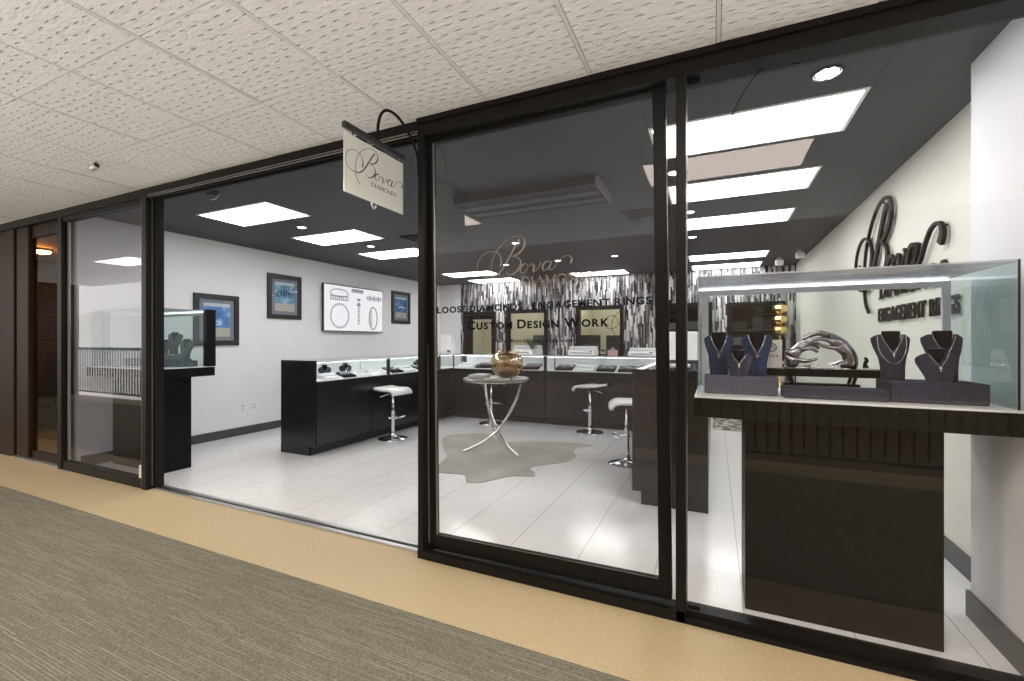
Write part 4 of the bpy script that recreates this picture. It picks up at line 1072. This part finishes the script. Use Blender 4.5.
# left hand: forearm at left, palm turned up and in, fingers reach right
ch = [[(-.118, .0, .0, .038), (-.125, 0, .035, .034), (-.118, 0, .065, .033), (-.098, 0, .092, .032)]]
fin = [(-.022, [(-.078, .108, .011), (-.050, .118, .009), (-.024, .112, .008), (-.008, .098, .007)]),
       (-.007, [(-.078, .114, .0115), (-.046, .127, .0092), (-.016, .120, .008), (.003, .104, .007)]),
       (.009, [(-.080, .112, .011), (-.050, .126, .009), (-.022, .120, .008), (-.004, .106, .007)]),
       (.023, [(-.084, .104, .0105), (-.060, .114, .0085), (-.038, .110, .0075), (-.022, .098, .0065)])]
for dy, L in fin: ch.append([3] + [(a, dy * (1 + .2 * i), b + dy * .75, r * 1.1) for i, (a, b, r) in enumerate(L)])
ch.append([1, (-.098, -.030, .045, .014), (-.065, -.040, .038, .011), (-.030, -.042, .044, .009), (-.010, -.04, .054, .0075)])
skin(ch, 'left_hand', M['pewter'], hs)
MB().ring_loft([[(.155 * math.cos(q) * k + .0, .035 * math.sin(q) * k, z) for q in [2 * PI * i / 28 for i in range(28)]] for k, z in ((1, 0), (1, .006), (.9, .012), (.3, .014))], True, True).build('plinth', M['pewter'], hs)
rk = MB(); rings = []
for i in range(15):
    q = i / 14; x = -.06 + .20 * q; hh = .018 + .062 * max(0, q - .45) ** .7 + R.uniform(-.004, .004); dd = .028 + R.uniform(-.003, .003)
    rings.append([(x, -dd, .01), (x, -dd * .8, hh * .7), (x, 0, hh), (x, dd * .8, hh * .7), (x, dd, .01)])
rk.ring_loft(rings, True, True); rk.build('rock_base', M['pewter'], hs)
for z, y_ in ((.092, 0), (.045, 0)):
    MB().ring_loft([[( -.130 + (.0 if z < .06 else .02) + .033 * math.cos(q) * k, .030 * math.sin(q) * k, z + dz - .5 * (0)) for k, dz in ((1, 0), (1.06, .003), (1, .006), (.95, .003))] for q in [2 * PI * i / 20 for i in range(21)]], False, True).build('bracelet', M['black'], hs)
for i in range(8):
    x = .475 - .035 + i * .0155 + R.uniform(-.004, .004); y = 2.608 + R.uniform(-.003, .004); s_ = R.uniform(.010, .016)
    m = MB(); m.lathe([(s_ * .5, 0), (s_, s_ * .6), (s_ * .7, s_ * 1.5), (.001, s_ * 2.3)], (0, 0, 0), 6, True, False)
    o = m.build('crystal', plain('crystal_%d' % i, (.78, .78, .82), .1), loc=(x, y, BZ), rot=(0, 0, R.uniform(0, 3)))
    tag(o, 'white quartz crystal lying between the two metal hands', 'crystal', 'quartz crystals at the hand sculpture')
fg = thing('small_figurine', 'small dark figurine with pale base right of the hand sculpture', 'figurine', (.665, 2.655, BZ))
MB().lathe([(.018, 0), (.018, .006), (.008, .01)], n=12).build('base', M['white'], fg)
MB().tube(smooth_pts([(0, 0, .008), (-.004, 0, .028), (.004, 0, .046), (-.006, 0, .058)], 4), [.009, .012, .011, .008, .007, .008, .009, .008, .006, .006, .007, .006, .003], 8).build('figure', M['velvet_black'], fg)

# ================================================================== ACROSS THE CORRIDOR (seen reflected in the glass)
rl = MB(); rl.box(-14, -.93, 1.08, 6, -.87, 1.14, .01); rl.box(-14, -.92, .10, 6, -.88, .13)
for i in range(0, 180): 
    x = -13.9 + i * .11; rl.box(x - .009, -.909, .13, x + .009, -.891, 1.08)
struct(rl.build('trim_railing', plain('bronze_railing', (.07, .05, .03), .4, .5)))
struct(MB().box(-20, -12.2, -4, 12, -12, 7).build('wall_atrium', plain('tan_atrium_wall', (.13, .085, .05), .7)))
struct(MB().box(-20, -12, 2.9, 12, -9, 3.1).box(-20, -12, -.3, 12, -9, -.1).build('ceiling_atrium', plain('atrium_slab', (.18, .12, .07), .7)))
struct(MB().box(-14.1, -1, 0, -14, 2.3, 2.7).build('wall_corridor_end', M['wood']))

# ================================================================== LIGHT & CAMERA
w = bpy.data.worlds.new('World'); S.world = w; w.use_nodes = True
bg = w.node_tree.nodes['Background']; bg.inputs[0].default_value = (1.0, .965, .93, 1); bg.inputs[1].default_value = 2.0
cam = bpy.data.cameras.new('camera'); co = bpy.data.objects.new('camera', cam); COL.objects.link(co)
cam.sensor_width = 36; cam.lens = 445 / 1024 * 36; cam.clip_start = .05; cam.clip_end = 100
co.location = (0, 0, 1.3); co.rotation_euler = (PI / 2, 0, math.radians(24.44))
S.camera = co
S.view_settings.view_transform = 'Standard'; S.view_settings.look = 'None'; S.view_settings.gamma = 1
S.view_settings.use_curve_mapping = False; S.view_settings.exposure = 0.88
S.cycles.max_bounces = 10; S.cycles.transparent_max_bounces = 40; S.cycles.diffuse_bounces = 5; S.cycles.glossy_bounces = 5
S.cycles.caustics_reflective = False; S.cycles.sample_clamp_indirect = 4
